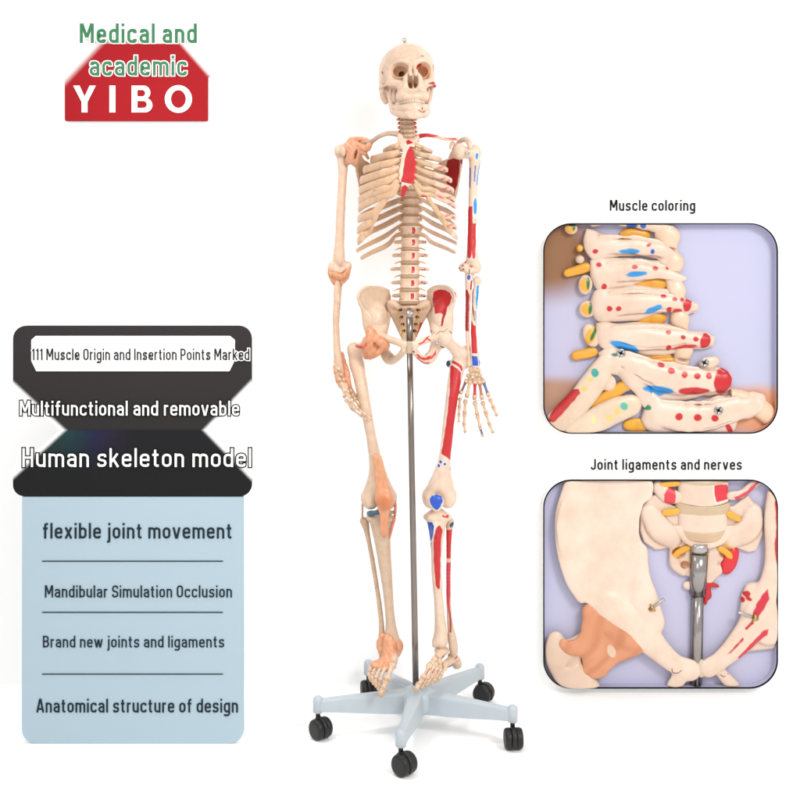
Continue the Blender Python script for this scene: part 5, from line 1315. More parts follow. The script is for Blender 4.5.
def fade(mt, fields):
    """print that fades out to the white of the sheet; fields: (ax, az, zc, c, lo, hi): g = ax*x + az*|z-zc| + c, white below lo"""
    n = mt.node_tree.nodes; l = mt.node_tree.links; b = n['Principled BSDF']; src = b.inputs['Base Color'].links[0].from_socket
    tc = n.new('ShaderNodeTexCoord'); sp = n.new('ShaderNodeSeparateXYZ'); l.new(tc.outputs['Generated'], sp.inputs[0])
    def mth(op, a, b_=None, c_=None):
        q = n.new('ShaderNodeMath'); q.operation = op
        for i, v in enumerate((a, b_, c_)):
            if v is None: continue
            if isinstance(v, (int, float)): q.inputs[i].default_value = v
            else: l.new(v, q.inputs[i])
        return q.outputs[0]
    for ax, az, zc, c, lo, hi in fields:
        zz = mth('ABSOLUTE', mth('SUBTRACT', sp.outputs['Z'], zc))
        g = mth('ADD', mth('MULTIPLY_ADD', sp.outputs['X'], ax, c), mth('MULTIPLY', zz, az))
        mr = n.new('ShaderNodeMapRange'); mr.interpolation_type = 'SMOOTHSTEP'; mr.inputs[1].default_value = lo; mr.inputs[2].default_value = hi; l.new(g, mr.inputs[0])
        mx = n.new('ShaderNodeMix'); mx.data_type = 'RGBA'; l.new(mr.outputs[0], mx.inputs[0]); mx.inputs[6].default_value = (.93, .93, .93, 1); l.new(src, mx.inputs[7]); src = mx.outputs[2]
    l.new(src, b.inputs['Base Color'])
M_REDB = simple_mat('red_board', (.305, .0062, .0105), .6, 0, .05, 9, 0, .15)
fade(M_REDB, [(5.26, 2.56, 1.5, -2.28, -.02, .55), (-5.88, 2.70, 1.5, 3.53, -.02, .36)])
M_BLUEB = simple_mat('pale_blue_board', (.355, .455, .520), .7, 0, .015, 6, 0, .15)
M_WSTRIP = simple_mat('white_strip', (.86, .86, .86), .8, 0, .01, 8, 0, .1)

def dark_board_mat():
    mt, n, l, b = nt('charcoal_board')
    tc = n.new('ShaderNodeTexCoord'); sp = n.new('ShaderNodeSeparateXYZ'); l.new(tc.outputs['Generated'], sp.inputs[0])
    r = n.new('ShaderNodeValToRGB'); l.new(sp.outputs['Z'], r.inputs[0])
    e = r.color_ramp.elements; e[0].position = 0; e[0].color = (.0105, .0105, .0115, 1); e[1].position = 1; e[1].color = (.031, .026, .0275, 1)
    x = r.color_ramp.elements.new(.375); x.color = (.0115, .0112, .0128, 1); x = r.color_ramp.elements.new(.40); x.color = (.024, .021, .022, 1)
    # faint teal to violet sheen in the print, low on the left
    r2 = n.new('ShaderNodeValToRGB'); l.new(sp.outputs['X'], r2.inputs[0])
    e = r2.color_ramp.elements; e[0].position = .14; e[0].color = (.016, .034, .032, 1); e[1].position = .50; e[1].color = (.0115, .0112, .0128, 1)
    x = e.new(.24); x.color = (.012, .036, .040, 1); x = e.new(.34); x.color = (.014, .016, .045, 1); x = e.new(.42); x.color = (.018, .013, .028, 1)
    k = n.new('ShaderNodeMapRange'); l.new(sp.outputs['Z'], k.inputs[0]); k.inputs[1].default_value = .14; k.inputs[2].default_value = .36
    k2 = n.new('ShaderNodeMath'); k2.operation = 'LESS_THAN'; l.new(sp.outputs['Z'], k2.inputs[0]); k2.inputs[1].default_value = .388
    k3 = n.new('ShaderNodeMath'); k3.operation = 'MULTIPLY'; l.new(k.outputs[0], k3.inputs[0]); l.new(k2.outputs[0], k3.inputs[1])
    mx = n.new('ShaderNodeMix'); mx.data_type = 'RGBA'; l.new(k3.outputs[0], mx.inputs[0]); l.new(r.outputs[0], mx.inputs[6]); l.new(r2.outputs[0], mx.inputs[7])
    l.new(mx.outputs[2], b.inputs['Base Color']); b.inputs['Roughness'].default_value = .7; b.inputs['Specular IOR Level'].default_value = .12
    return mt
M_DARKB = dark_board_mat()
fade(M_DARKB, [(1 / .205, 1 / .265, .388, 0, .97, 1.15), (-1 / .1875, 1 / .27, .388, 1 / .1875, .97, 1.15)])

def build_boards():
    yf = WALL_Y - .012
    # red logo sign
    sg = empty('logo_sign', 'red house-shaped sign with white capital letters under a green word', 'sign')
    board('sign_board', rnd([(65, 120.5), (65, 78), (64, 74), (92, 44), (186, 44), (208, 67), (211, 72.5), (207.2, 77), (207.2, 120.5)], 1.2), yf, WALL_Y - .001, M_REDB, sg)
    text('academic', 89.5, 187, 75.6, 55.6, yf - .0015, M_GREEN, sg, .150, M_WINK, 1.05)
    yl = yf - .0015
    def flat(name, polys, parent, mat):
        V = []; F = []
        for pg in polys:
            o = len(V); V += [P(a, b, yl) for a, b in pg]; F.append(tuple(range(o, o + len(pg))))
        return link(name, V, F, mat, parent, False)
    flat('letter', [[(73.2, 85.6), (79.6, 85.6), (84.6, 96.6), (89.6, 85.6), (95.8, 85.6), (87.5, 102.0), (87.5, 112.4), (81.6, 112.4), (81.6, 102.0)]], sg, M_WINK)
    flat('letter', [[(109.4, 85.6), (115.4, 85.6), (115.4, 112.4), (109.4, 112.4)]], sg, M_WINK)
    # B and O as outlines with holes, filled as strips
    def ring(outer, inner, name):
        n = len(outer); V = [P(*a, yl) for a in outer] + [P(*a, yl) for a in inner]
        return V, [(i, (i + 1) % n, n + (i + 1) % n, n + i) for i in range(n)]
    def supell(cx, cy, rx, ry, n=40): return [(cx + rx * math.cos(2 * pi * i / n), cy - ry * math.sin(2 * pi * i / n)) for i in range(n)]
    link('letter', *ring(supell(178.4, 99.0, 13.6, 13.9), supell(178.4, 99.0, 7.4, 8.9), 'O'), M_WINK, sg, False)
    def dshape(x0, x1, y0, y1, n=12):
        r = (y1 - y0) / 2; cx = x1 - r; out = [(x0, y0)]
        for i in range(n + 1): t = -pi / 2 + pi * i / n; out.append((cx + r * math.cos(t), (y0 + y1) / 2 + r * math.sin(t)))
        return out + [(x0, y1)]
    v1 = ring(dshape(131.6, 150.4, 85.6, 99.6), dshape(137.4, 145.2, 90.0, 96.4), 'B'); v2 = ring(dshape(131.6, 152.4, 98.0, 112.4), dshape(137.4, 146.8, 101.0, 107.9), 'B')
    v2 = ([p + np.array([0, -.00005, 0]) for p in v2[0]], v2[1])
    link('letter', *merge(v1, v2), M_WINK, sg, False)
    rebase(sg, P(136, 120.5, WALL_Y))
    # green words on the wall above
    w = text('Medical and', 79.6, 197, 43.0, 23.4, yf - .0015, M_GREEN, None, .168, M_WINK, 1.0, 'wall_lettering')
    w['label'] = 'upper line of green lettering on the white wall, touching the top of the red sign'; w['category'] = 'lettering'
    # charcoal board, set on top of the pale blue one
    yf = BOARD_Y; WB = BOARD_Y + .014
    bd = empty('charcoal_board', 'charcoal hourglass-shaped board with outlined lettering and a white strip, above the pale blue board', 'board')
    board('board_panel', rnd([(13.2, 326, 13), (251, 326, 13), (251, 384.5, 2), (208.5, 429.6, 2), (251, 473.5, 2), (251, 496, 11), (13.2, 496, 11), (13.2, 473.5, 2), (60.0, 430, 2), (13.2, 387, 2)], 0), yf, WB, M_DARKB, bd)
    board('white_strip', rnd([(31.5, 340, 2), (36, 336, 2), (229.5, 336, 2), (234.5, 340, 2), (234.0, 361, 2), (229, 371.2, 1), (36.5, 371.2, 1), (31.5, 361, 2)], 0), yf - .0016, yf - .0004, M_WSTRIP, bd)
    text('111 Muscle Origin and Insertion Points Marked', 31.6, 249.4, 360.2, 348.6, yf - .0028, M_GREYINK, bd, .135, M_WINK, .95)
    text('Multifunctional and removable', 19.8, 239.2, 415.6, 400.8, yf - .0016, M_WINK, bd, .132, M_BLK, 1.15)
    text('Human skeleton model', 22.2, 251.4, 467.0, 448.2, yf - .0016, M_WINK, bd, .128, M_BLK, 1.25)
    rebase(bd, P(132, 496, yf))
    # pale blue board
    bb = empty('pale_blue_board', 'pale blue board with four dark lines of lettering and thin rules, below the charcoal board', 'board')
    board('board_panel', rnd([(22.2, 497.2), (243, 497.2), (243, 743.6, 14), (22.2, 743.6, 14)], 0), yf + .0012, WB - .001, M_BLUEB, bb)
    for v_ in (561.2, 612.4, 674.2):
        y_ = yf - .0006; link('rule', [P(42, v_ - .55, y_), P(223, v_ - .55, y_), P(223, v_ + .55, y_), P(42, v_ + .55, y_)], [(0, 3, 2, 1)], M_INK, bb, False)
    text('flexible joint movement', 42.6, 232, 538.6, 523.0, yf - .0006, M_INK, bb, .150)
    text('Mandibular Simulation Occlusion', 44.8, 232, 597.6, 585.4, yf - .0006, M_INK, bb, .140)
    text('Brand new joints and ligaments', 42.8, 224.2, 647.6, 635.8, yf - .0006, M_INK, bb, .140)
    text('Anatomical structure of design', 36.4, 238, 712.6, 698.8, yf - .0006, M_INK, bb, .145)
    rebase(bb, P(132, 743.6, yf))
    c1 = text('Muscle coloring', 609.8, 695.4, 210.8, 199.8, WALL_Y - .002, M_BLK, None, .162, name='wall_lettering')
    c1['label'] = 'black caption about muscles on the white wall above the framed spine relief'; c1['category'] = 'lettering'
    c2 = text('Joint ligaments and nerves', 590.8, 742, 469.8, 459.0, WALL_Y - .002, M_BLK, None, .162, name='wall_lettering')
    c2['label'] = 'black caption about joints and nerves on the white wall between the two framed reliefs'; c2['category'] = 'lettering'
build_boards()

# ================================================================== SHADOW-BOX RELIEFS
RIM_Y = WALL_Y - .036
def frame_box(root, u0, u1, v0, v1, rad, backmat):
    o = rnd([(u0, v0, rad), (u1, v0, rad), (u1, v1, rad), (u0, v1, rad)], 0, True, 14); n = len(o)
    c = np.array([(u0 + u1) / 2, (v0 + v1) / 2])
    def off(d): return rnd([(u0 + d, v0 + d, rad - d), (u1 - d, v0 + d, rad - d), (u1 - d, v1 - d, rad - d), (u0 + d, v1 - d, rad - d)], 0, True, 14)
    # black rim
    rings = [(off(-.35), RIM_Y + .004), (off(-.35), RIM_Y), (off(.85), RIM_Y), (off(.85), RIM_Y + .004)]
    V = [P(a[0], a[1], RIM_Y) * [1, 0, 1] + [0, y, 0] for r, y in rings for a in r]; F = []
    for i in range(3):
        for j in range(n): k = (j + 1) % n; F.append((i * n + j, i * n + k, (i + 1) * n + k, (i + 1) * n + j))
    fr = link('frame', V, F, M_BLK, root, False)
    # box sides (white outside, backing colour inside) and back
    V = [P(a[0], a[1], RIM_Y) * [1, 0, 1] + [0, y, 0] for r, y in ((off(-.3), RIM_Y + .003), (off(-.3), WALL_Y - .001)) for a in r]
    F = [(j, (j + 1) % n, n + (j + 1) % n, n + j) for j in range(n)]
    link('box_side', V, F, M_WHITE, root, False)
    V = [P(a[0], a[1], RIM_Y) * [1, 0, 1] + [0, y, 0] for r, y in ((off(.8), RIM_Y + .003), (off(.8), WALL_Y - .006)) for a in r]
    F = [(j, (j + 1) % n, n + (j + 1) % n, n + j) for j in range(n)] + [tuple(n + j for j in range(n))]
    link('backing', V, F, backmat, root, False)

class Rel:
    """relief built in the drawing units of an enlarged view (3.2 of them per unit), sunk into the box"""
    def __init__(s, u0, v0, box, rad, base):
        s.u0, s.v0, s.box, s.rad, s.base = u0, v0, box, rad, base
        s.k = (CAM_D + RIM_Y) / CAM_D / UNIT / 3.2; s.V = []; s.Fq = []; s.nv = 0
    def q(s, X, Y, d): # d = height above the box floor, metres
        p = P(s.u0 + X / 3.2, s.v0 + Y / 3.2, RIM_Y); return np.array([p[0], WALL_Y - .006 - d, p[2]])
    def r(s, x): return x * s.k
    def low(s, y):   # low relief: depth pressed together, more so towards the front
        f = WALL_Y - .006; d = np.maximum(f - y, -.0005); return f - .078 * (1 - np.exp(-d / .110))
    def top(s, X, Y):   # height of the finished relief at a place
        from mathutils.bvhtree import BVHTree
        t = BVHTree.FromPolygons([tuple(a) for a in np.vstack(s.V)], [tuple(int(i) for i in f) for f in np.vstack(s.Fq)])
        p = s.q(X, Y, 0); h = t.ray_cast((p[0], 0.0, p[2]), (0, 1, 0)); return np.array([p[0], h[0][1] if h[0] else WALL_Y - .007, p[2]])
    def ql(s, X, Y, d): p = s.q(X, Y, d); p[1] = s.low(p[1]); return p
    def field(s, X0, Y0, X1, Y1, h=.0024):
        a = s.q(X0, Y1, .125); b = s.q(X1, Y0, -.004)
        lo = np.minimum(a, b); hi = np.maximum(a, b)
        c0 = s.q(s.box[0] * 1.0, s.box[3], 0); c1 = s.q(s.box[2], s.box[1], 0)
        lo[0] = max(lo[0], c0[0] - .004); lo[2] = max(lo[2], c0[2] - .004); hi[0] = min(hi[0], c1[0] + .004); hi[2] = min(hi[2], c1[2] + .004)
        return Field(lo, hi, h)
    def clip(s, F):
        pts = rnd([(s.box[0], s.box[1], s.rad), (s.box[2], s.box[1], s.rad), (s.box[2], s.box[3], s.rad), (s.box[0], s.box[3], s.rad)], 0, True, 10)
        pg = [tuple(s.q(a[0], a[1], 0)[[0, 2]]) for a in pts]
        xx, zz = np.meshgrid(F.ax[0], F.ax[2], indexing='ij'); d = sd_poly(xx, zz, np.array(pg))[:, None, :]
        dz = F.ax[1][None, :, None] - (WALL_Y - .0064)
        F.f = np.maximum(-smin(-F.f, -(d + .0012), .008), dz).astype(np.float32); return F
    def tb(s, F, rows, n=5, k=.006, cut=False, sq=1.0):
        return F.tube([(*s.q(X, Y, d), s.r(r)) for X, Y, d, r in rows], n, k, cut)
    def el(s, F, X, Y, d, rx, ry, rd, ang=0, k=.006, cut=False): return F.ell(s.q(X, Y, d), (s.r(rx), rd, s.r(ry)), rotm(0, ang, 0), k, cut)
    def out(s, name, F, root, base, paint=None, rough=(.0008, 70, 1), label=None, blur=1):
        F.blur(blur); F.rough(*rough); s.clip(F); v, q = F.mesh(); v[:, 1] = s.low(v[:, 1]); p = Paint(v, base, vnormals(v, q))
        s.V.append(v); s.Fq.append(q + s.nv); s.nv += len(v)
        if paint: paint(p)
        return link(name, v, q, M_BIG, root, True, p.c, label)
    # paint in enlarged units
    def spot(s, p, X, Y, rx, ry, col, ang=0.0):
        c = s.q(X, Y, 0); x = p.v[:, 0] - c[0]; z = p.v[:, 2] - c[2]; a, b = math.cos(ang), math.sin(ang); x, z = x * a + z * b, -x * b + z * a
        d = (np.sqrt((x / s.r(rx)) ** 2 + (z / s.r(ry)) ** 2) - 1) * s.r(min(rx, ry)) + wob(p.v, .0007, 170)
        p.mix(sst(d, .0011), col)
    def pol(s, p, pts, col, rim=False):
        pg = np.array([s.q(a, b, 0)[[0, 2]] for a, b in pts]); d = sd_poly(p.v[:, 0], p.v[:, 2], pg) + wob(p.v, .0008, 150)
        if rim: p.mix(sst(d - .003, .0012), (.85, .80, .74))
        p.mix(sst(d, .0011), col)

def backing_mat(name, c1, c2, blobs):
    mt, n, l, b = nt(name); tc = n.new('ShaderNodeTexCoord'); sp = n.new('ShaderNodeSeparateXYZ'); l.new(tc.outputs['Generated'], sp.inputs[0])
    r = n.new('ShaderNodeValToRGB'); l.new(sp.outputs['X'], r.inputs[0]); r.color_ramp.elements[0].color = (*c1, 1); r.color_ramp.elements[1].color = (*c2, 1)
    last = r.outputs[0]
    no = n.new('ShaderNodeTexNoise'); no.inputs['Scale'].default_value = 2.2; l.new(tc.outputs['Generated'], no.inputs['Vector'])
    mx = n.new('ShaderNodeMix'); mx.data_type = 'RGBA'; mx.blend_type = 'MULTIPLY'; mx.inputs[0].default_value = .25
    l.new(last, mx.inputs[6]); l.new(no.outputs['Color'], mx.inputs[7]); 
    mm = n.new('ShaderNodeMix'); mm.data_type = 'RGBA'; mm.inputs[0].default_value = .12; l.new(last, mm.inputs[6]); l.new(mx.outputs[2], mm.inputs[7]); last = mm.outputs[2]
    for (x, z, rx, rz, ang, col, soft) in blobs:   # soft out-of-focus tones printed on the backing sheet
        mp = n.new('ShaderNodeMapping'); mp.inputs['Location'].default_value = (-x, 0, -z); l.new(tc.outputs['Generated'], mp.inputs[0])
        m2 = n.new('ShaderNodeMapping'); m2.inputs['Rotation'].default_value = (0, ang, 0); m2.inputs['Scale'].default_value = (1 / rx, 0, 1 / rz); 
        l.new(mp.outputs[0], m2.inputs[0])
        ln = n.new('ShaderNodeVectorMath'); ln.operation = 'LENGTH'; l.new(m2.outputs[0], ln.inputs[0])
        mr = n.new('ShaderNodeMapRange'); mr.interpolation_type = 'SMOOTHSTEP'; mr.inputs[1].default_value = 1 + soft; mr.inputs[2].default_value = 1 - soft; l.new(ln.outputs['Value'], mr.inputs[0])
        mz = n.new('ShaderNodeMix'); mz.data_type = 'RGBA'; l.new(mr.outputs[0], mz.inputs[0]); l.new(last, mz.inputs[6]); mz.inputs[7].default_value = (*col, 1); last = mz.outputs[2]
    l.new(last, b.inputs['Base Color']); b.inputs['Roughness'].default_value = .85; b.inputs['Specular IOR Level'].default_value = .1
    return mt
M_POLE = simple_mat('polished_steel', (.33, .31, .30), .18, 1.0, .04, 8)
RB = (.665, .515, .420)
def relief_spine():
    root = empty('framed_relief', 'framed relief of stacked cream vertebrae dotted with red and blue paint, on lilac', 'wall relief')
    bm_ = backing_mat('lilac_backing_spine', (.47, .455, .60), (.47, .475, .63), [(.03, .86, .20, .20, .2, (.26, .135, .075), .45), (.04, .17, .26, .085, -.1, (.42, .25, .18), .4), (.93, .10, .22, .11, .35, (.66, .33, .20), .35)])
    frame_box(root, 543.6, 777.8, 223.4, 433.4, 28, bm_)
    R = Rel(535, 190, (28, 108, 775, 778), 88, 0)
    Q = R.q
    # spinal cord showing between the arches
    for X, Y, rx, ry in ((325, 143, 52, 24), (370, 302, 62, 26), (378, 412, 52, 24), (398, 541, 50, 22), (330, 757, 45, 25), (250, 240, 40, 14)):
        F = R.field(X - rx - 30, Y - ry - 30, X + rx + 30, Y + ry + 30); R.el(F, X, Y, .008, rx, ry, .013)
        def cp(p): p.mix(np.clip(np.sin(p.v[:, 0] * 160), 0, 1) * .4, (.60, .22, .01))
        R.out('spinal_cord', F, root, (.70, .35, .025), cp)
    # column of joints on the right of the arches
    F = R.field(395, 105, 520, 600)
    R.tb(F, [(405, 100, .016, 34), (432, 190, .014, 30), (445, 270, .012, 26), (458, 350, .012, 24), (470, 430, .012, 24), (478, 520, .012, 26), (470, 580, .010, 24)])
    for X, Y, r_ in ((436, 150, 34), (452, 232, 30), (458, 325, 30), (468, 415, 30), (482, 512, 30)): R.el(F, X, Y, .020, r_, r_ * 1.05, .026, .2, .010); R.el(F, X + 2, Y + r_ * 1.15, .045, r_ * 1.4, 5, .030, .15, .006, True)
    R.out('facet_joint', F, root, (.68, .50, .37))
    V = [
     dict(rows=[(186, 96, .030, 20), (300, 96, .034, 22), (432, 128, .026, 20)], box=(150, 90, 480, 200)),
     dict(rows=[(192, 178, .026, 33), (262, 180, .034, 30), (335, 182, .038, 32), (405, 192, .034, 26), (452, 210, .028, 13)], box=(130, 110, 500, 260)),
     dict(rows=[(214, 270, .026, 40), (280, 262, .034, 38), (340, 262, .038, 36), (410, 268, .034, 24), (482, 284, .028, 9)], box=(150, 190, 520, 350)),
     dict(rows=[(222, 368, .026, 46), (290, 364, .034, 43), (360, 362, .040, 40), (440, 366, .036, 32), (514, 374, .030, 20)], box=(150, 280, 570, 450)),
     dict(rows=[(232, 470, .026, 34), (300, 474, .034, 42), (390, 476, .040, 44), (480, 480, .038, 34), (562, 482, .032, 24)], box=(160, 390, 620, 560)),
     dict(rows=[(248, 545, .028, 36), (330, 570, .036, 46), (420, 604, .044, 54), (520, 612, .046, 50), (600, 612, .042, 38)], box=(190, 470, 680, 710)),
     dict(rows=[(392, 716, .034, 46), (470, 728, .040, 56), (560, 726, .042, 52), (650, 700, .036, 44), (712, 690, .026, 32)], box=(320, 610, 790, 800)),
    ]
    dots = [
     [(312, 115, 18, 9, BLUE, 0), (348, 113, 10, 9, BLUE, 0), (176, 130, 8, 9, RED, 0)],
     [(305, 196, 33, 8, SKY, 0), (194, 196, 9, 7, RED, .3), (363, 176, 9, 6, RED, .5), (376, 197, 7, 9, BLUE, .3)],
     [(322, 269, 33, 9, SKY, .08), (205, 239, 9, 8, RED, 0), (318, 246, 10, 7, RED, 0), (384, 251, 10, 7, RED, 0), (427, 246, 6, 10, RED, -.4), (222, 310, 9, 10, RED, 0)],
     [(379, 382, 28, 10, SKY, .4), (238, 380, 9, 9, RED, 0), (266, 380, 9, 8, RED, 0), (411, 340, 10, 7, RED, 0), (446, 350, 9, 7, RED, 0), (472, 352, 7, 7, RED, 0), (429, 383, 9, 9, RED, 0), (456, 386, 16, 7, RED, .1), (488, 368, 14, 22, RED, -.2)],
     [(288, 502, 50, 13, SKY, -.32), (426, 455, 9, 7, RED, 0), (473, 471, 8, 7, RED, 0), (514, 477, 9, 8, RED, 0), (427, 505, 9, 9, RED, 0), (480, 503, 38, 8, RED, .12), (545, 484, 17, 25, RED, -.25)],
     [(395, 640, 48, 13, SKY, -.12), (395, 648, 24, 13, SKY, 0), (402, 560, 12, 8, RED, -.3), (434, 578, 12, 10, RED, 0), (476, 590, 10, 10, RED, 0), (517, 594, 11, 10, RED, 0), (555, 594, 10, 10, RED, 0), (505, 643, 50, 13, RED, .0), (600, 612, 30, 42, RED, -.15), (255, 527, 10, 5, (.02, .16, .11), 0)],
     [(458, 724, 12, 12, RED, 0), (517, 727, 13, 11, RED, 0), (573, 729, 12, 11, RED, 0), (624, 764, 9, 18, RED, .5), (345, 662, 10, 7, (.02, .20, .13), 0), (361, 697, 11, 9, (.02, .22, .13), 0)]]
    OUT = [None,
     [(165, 120), (212, 142), (270, 160), (330, 152), (400, 160), (444, 186), (460, 228), (420, 224), (370, 214), (320, 212), (250, 216), (188, 216), (166, 180)],
     [(180, 224), (250, 219), (330, 216), (400, 226), (452, 252), (490, 292), (455, 294), (410, 276), (352, 292), (310, 312), (250, 318), (208, 318), (188, 270)],
     [(194, 326), (250, 318), (320, 304), (430, 316), (484, 344), (528, 370), (522, 398), (480, 392), (440, 390), (400, 398), (330, 420), (250, 420), (206, 416), (194, 370)],
     [(200, 428), (260, 426), (330, 422), (430, 430), (500, 452), (552, 454), (586, 472), (580, 502), (540, 512), (480, 512), (420, 532), (350, 530), (280, 508), (225, 494), (196, 470)],
     [(206, 522), (260, 512), (340, 535), (420, 550), (520, 570), (600, 566), (632, 590), (630, 640), (590, 658), (520, 668), (440, 680), (390, 680), (340, 650), (300, 620), (240, 572)],
     [(366, 692), (440, 686), (520, 676), (590, 664), (640, 656), (700, 656), (738, 682), (738, 716), (700, 722), (656, 706), (654, 740), (644, 790), (380, 790), (346, 734)]]
    for k, d in enumerate(V):
        F = R.field(*d['box'])
        if k == 0: R.tb(F, d['rows'], 5, .012)
        else:
            F.poly([tuple(Q(a, b, 0)[[0, 2]]) for a, b in OUT[k]], WALL_Y - .006 - .014, .018, .014, .008)
            R.tb(F, [(a, b, h_ + .004, r_ * .78) for a, b, h_, r_ in d['rows']], 6, .034)
            x0, y0, _, r0 = d['rows'][0]
            R.el(F, x0 - 6, y0 - r0 * .6, .026, 22, 26, .016, .2, .014); R.el(F, x0 + 2, y0 + r0 * .55, .026, 22, 24, .016, -.2, .014)
            x1, y1, dd, r1 = d['rows'][2]
            R.tb(F, [(d['rows'][0][0] + 30, d['rows'][0][1] + r0 * .62, .058, 5), (x1, y1 + r1 * .70, .062, 5), (d['rows'][3][0], d['rows'][3][1] + d['rows'][3][3] * .5, .056, 5)], 5, .012, True)
            R.tb(F, [(d['rows'][0][0] + 20, d['rows'][0][1] - r0 * .85, .050, 6), (x1, y1 - r1 * .90, .058, 7), (d['rows'][3][0], d['rows'][3][1] - d['rows'][3][3] * .8, .050, 6)], 5, .010)
        if k in (1, 2, 3):
            e = d['rows'][-1]; R.el(F, e[0] - 30, e[1] + 16, .022, 22, 14, .014, -.3, .012); R.el(F, e[0] - 60, e[1] - 30, .022, 22, 14, .012, .2, .012)
        if k == 5: R.el(F, 560, 552, .030, 34, 20, .018, -.1, .012); R.tb(F, [(300, 590, .034, 26), (345, 640, .028, 26), (370, 690, .026, 20)], 4, .016)
        if k == 6: R.el(F, 590, 690, .040, 44, 34, .018, 0, .012); R.tb(F, [(390, 690, .030, 28), (372, 660, .026, 18)], 4, .014); R.el(F, 690, 690, .020, 60, 38, .020, -.5, .016)
        def pf(p, k=k):
            for X, Y, rx, ry, c, a in dots[k]: R.spot(p, X, Y, rx, ry, c, a)
        R.out('vertebra', F, root, RB, pf, (.0026, 75, k + 2))
    # side joint ends: pale knobs with yellow and green paint
    for X, Y, rx, ry, a, fl in ((118, 122, 22, 20, .2, 0), (164, 304, 23, 32, .1, 1), (170, 382, 27, 28, 0, 1), (182, 466, 25, 40, -.35, 1), (146, 222, 15, 14, 0, 2), (146, 186, 12, 13, 0, 3)):
        F = R.field(X - 50, Y - 60, X + 50, Y + 60); R.el(F, X, Y, .022, rx, ry, .020, a)
        def pf(p, X=X, Y=Y, rx=rx, ry=ry, a=a, fl=fl):
            if fl in (0, 1):
                R.spot(p, X - 2, Y, rx * .66, ry * .72, YEL, a); R.spot(p, X + rx * .30, Y - ry * .12, rx * .24, ry * .62, (.01, .13, .045), a - .1)
                if fl == 0: R.spot(p, X + 2, Y - 12, rx * .6, ry * .35, (.01, .07, .035), a)
        R.out('nerve_knob', F, root, (0.629, 0.484, 0.383) if fl < 3 else (.70, .38, .06), pf)
    # nerves
    for rows in ([(106, 266, .016, 13), (166, 248, .018, 16)], [(134, 532, .016, 15), (190, 520, .018, 16)], [(186, 690, .012, 15), (250, 654, .016, 19), (306, 622, .016, 20)], [(395, 552, .02, 14), (440, 548, .02, 12)]):
        F = R.field(min(r[0] for r in rows) - 30, min(r[1] for r in rows) - 35, max(r[0] for r in rows) + 30, max(r[1] for r in rows) + 35); R.tb(F, rows, 5)
        def pf(p, rows=rows):
            if rows[0][0] == 186: R.pol(p, [(176, 714), (240, 690), (300, 640), (302, 650), (245, 700), (180, 722)], (.10, .22, .50))
        R.out('spinal_nerve', F, root, (.68, .33, .03), pf)
    # rib stumps at lower left
    F = R.field(20, 500, 270, 790)
    R.tb(F, [(232, 545, .034, 26), (200, 600, .036, 38), (140, 680, .034, 40), (60, 762, .030, 42)], 6, .012); R.el(F, 240, 620, .024, 22, 26, .016, .3, .012)
    def pf(p):
        R.pol(p, [(40, 742), (52, 712), (118, 640), (140, 636), (144, 650), (88, 716), (58, 744)], RED)
        R.spot(p, 191, 585, 12, 14, TEAL); R.spot(p, 176, 606, 9, 7, (.72, .50, .14), .5); R.spot(p, 156, 635, 10, 9, (.72, .50, .14))
    R.out('rib', F, root, (0.646, 0.510, 0.399), pf, label='rib stump with a red stripe')
    F = R.field(60, 610, 350, 800)
    R.tb(F, [(310, 690, .030, 34), (262, 706, .034, 40), (200, 736, .034, 40), (120, 780, .032, 36)], 6, .012)
    def pf(p):
        R.spot(p, 284, 691, 12, 13, (.10, .42, .33)); R.spot(p, 263, 708, 10, 10, (.74, .54, .16)); R.spot(p, 236, 730, 10, 10, (.74, .54, .16)); R.spot(p, 186, 735, 6, 12, (.78, .62, .26))
    R.out('rib', F, root, (0.663, 0.527, 0.399), pf, label='rib stump with yellow and green dots')
    F = R.field(640, 620, 790, 800); R.tb(F, [(640, 672, .014, 36), (710, 690, .012, 32), (775, 740, .010, 30)], 4); R.out('shoulder_blade_edge', F, root, (.72, .50, .36))
    for X, Y in ((275, 522), (543, 553), (584, 704)):
        c = R.top(X, Y) + np.array([0, -.0005, 0]); V, f = screw_vf(c, (0, -1, 0), .013, .005); sc = link('screw', V, f, M_CHROME, root, True)
        c = c + np.array([0, -.0022, 0]); k = R.k; w1, w2 = c + np.array([-10, 0, 5]) * k, c + np.array([10, 0, -5]) * k; w3, w4 = c + np.array([-5, 0, -10]) * k, c + np.array([5, 0, 10]) * k
        link('screw_slot', *merge(sweep([(*w1, .0016, .0012), (*w2, .0016, .0012)], 2, 6, (0, 1, 0)), sweep([(*w3, .0016, .0012), (*w4, .0016, .0012)], 2, 6, (0, 1, 0))), M_BLK, sc)
    rebase(root, P(660.7, 433.4, WALL_Y))

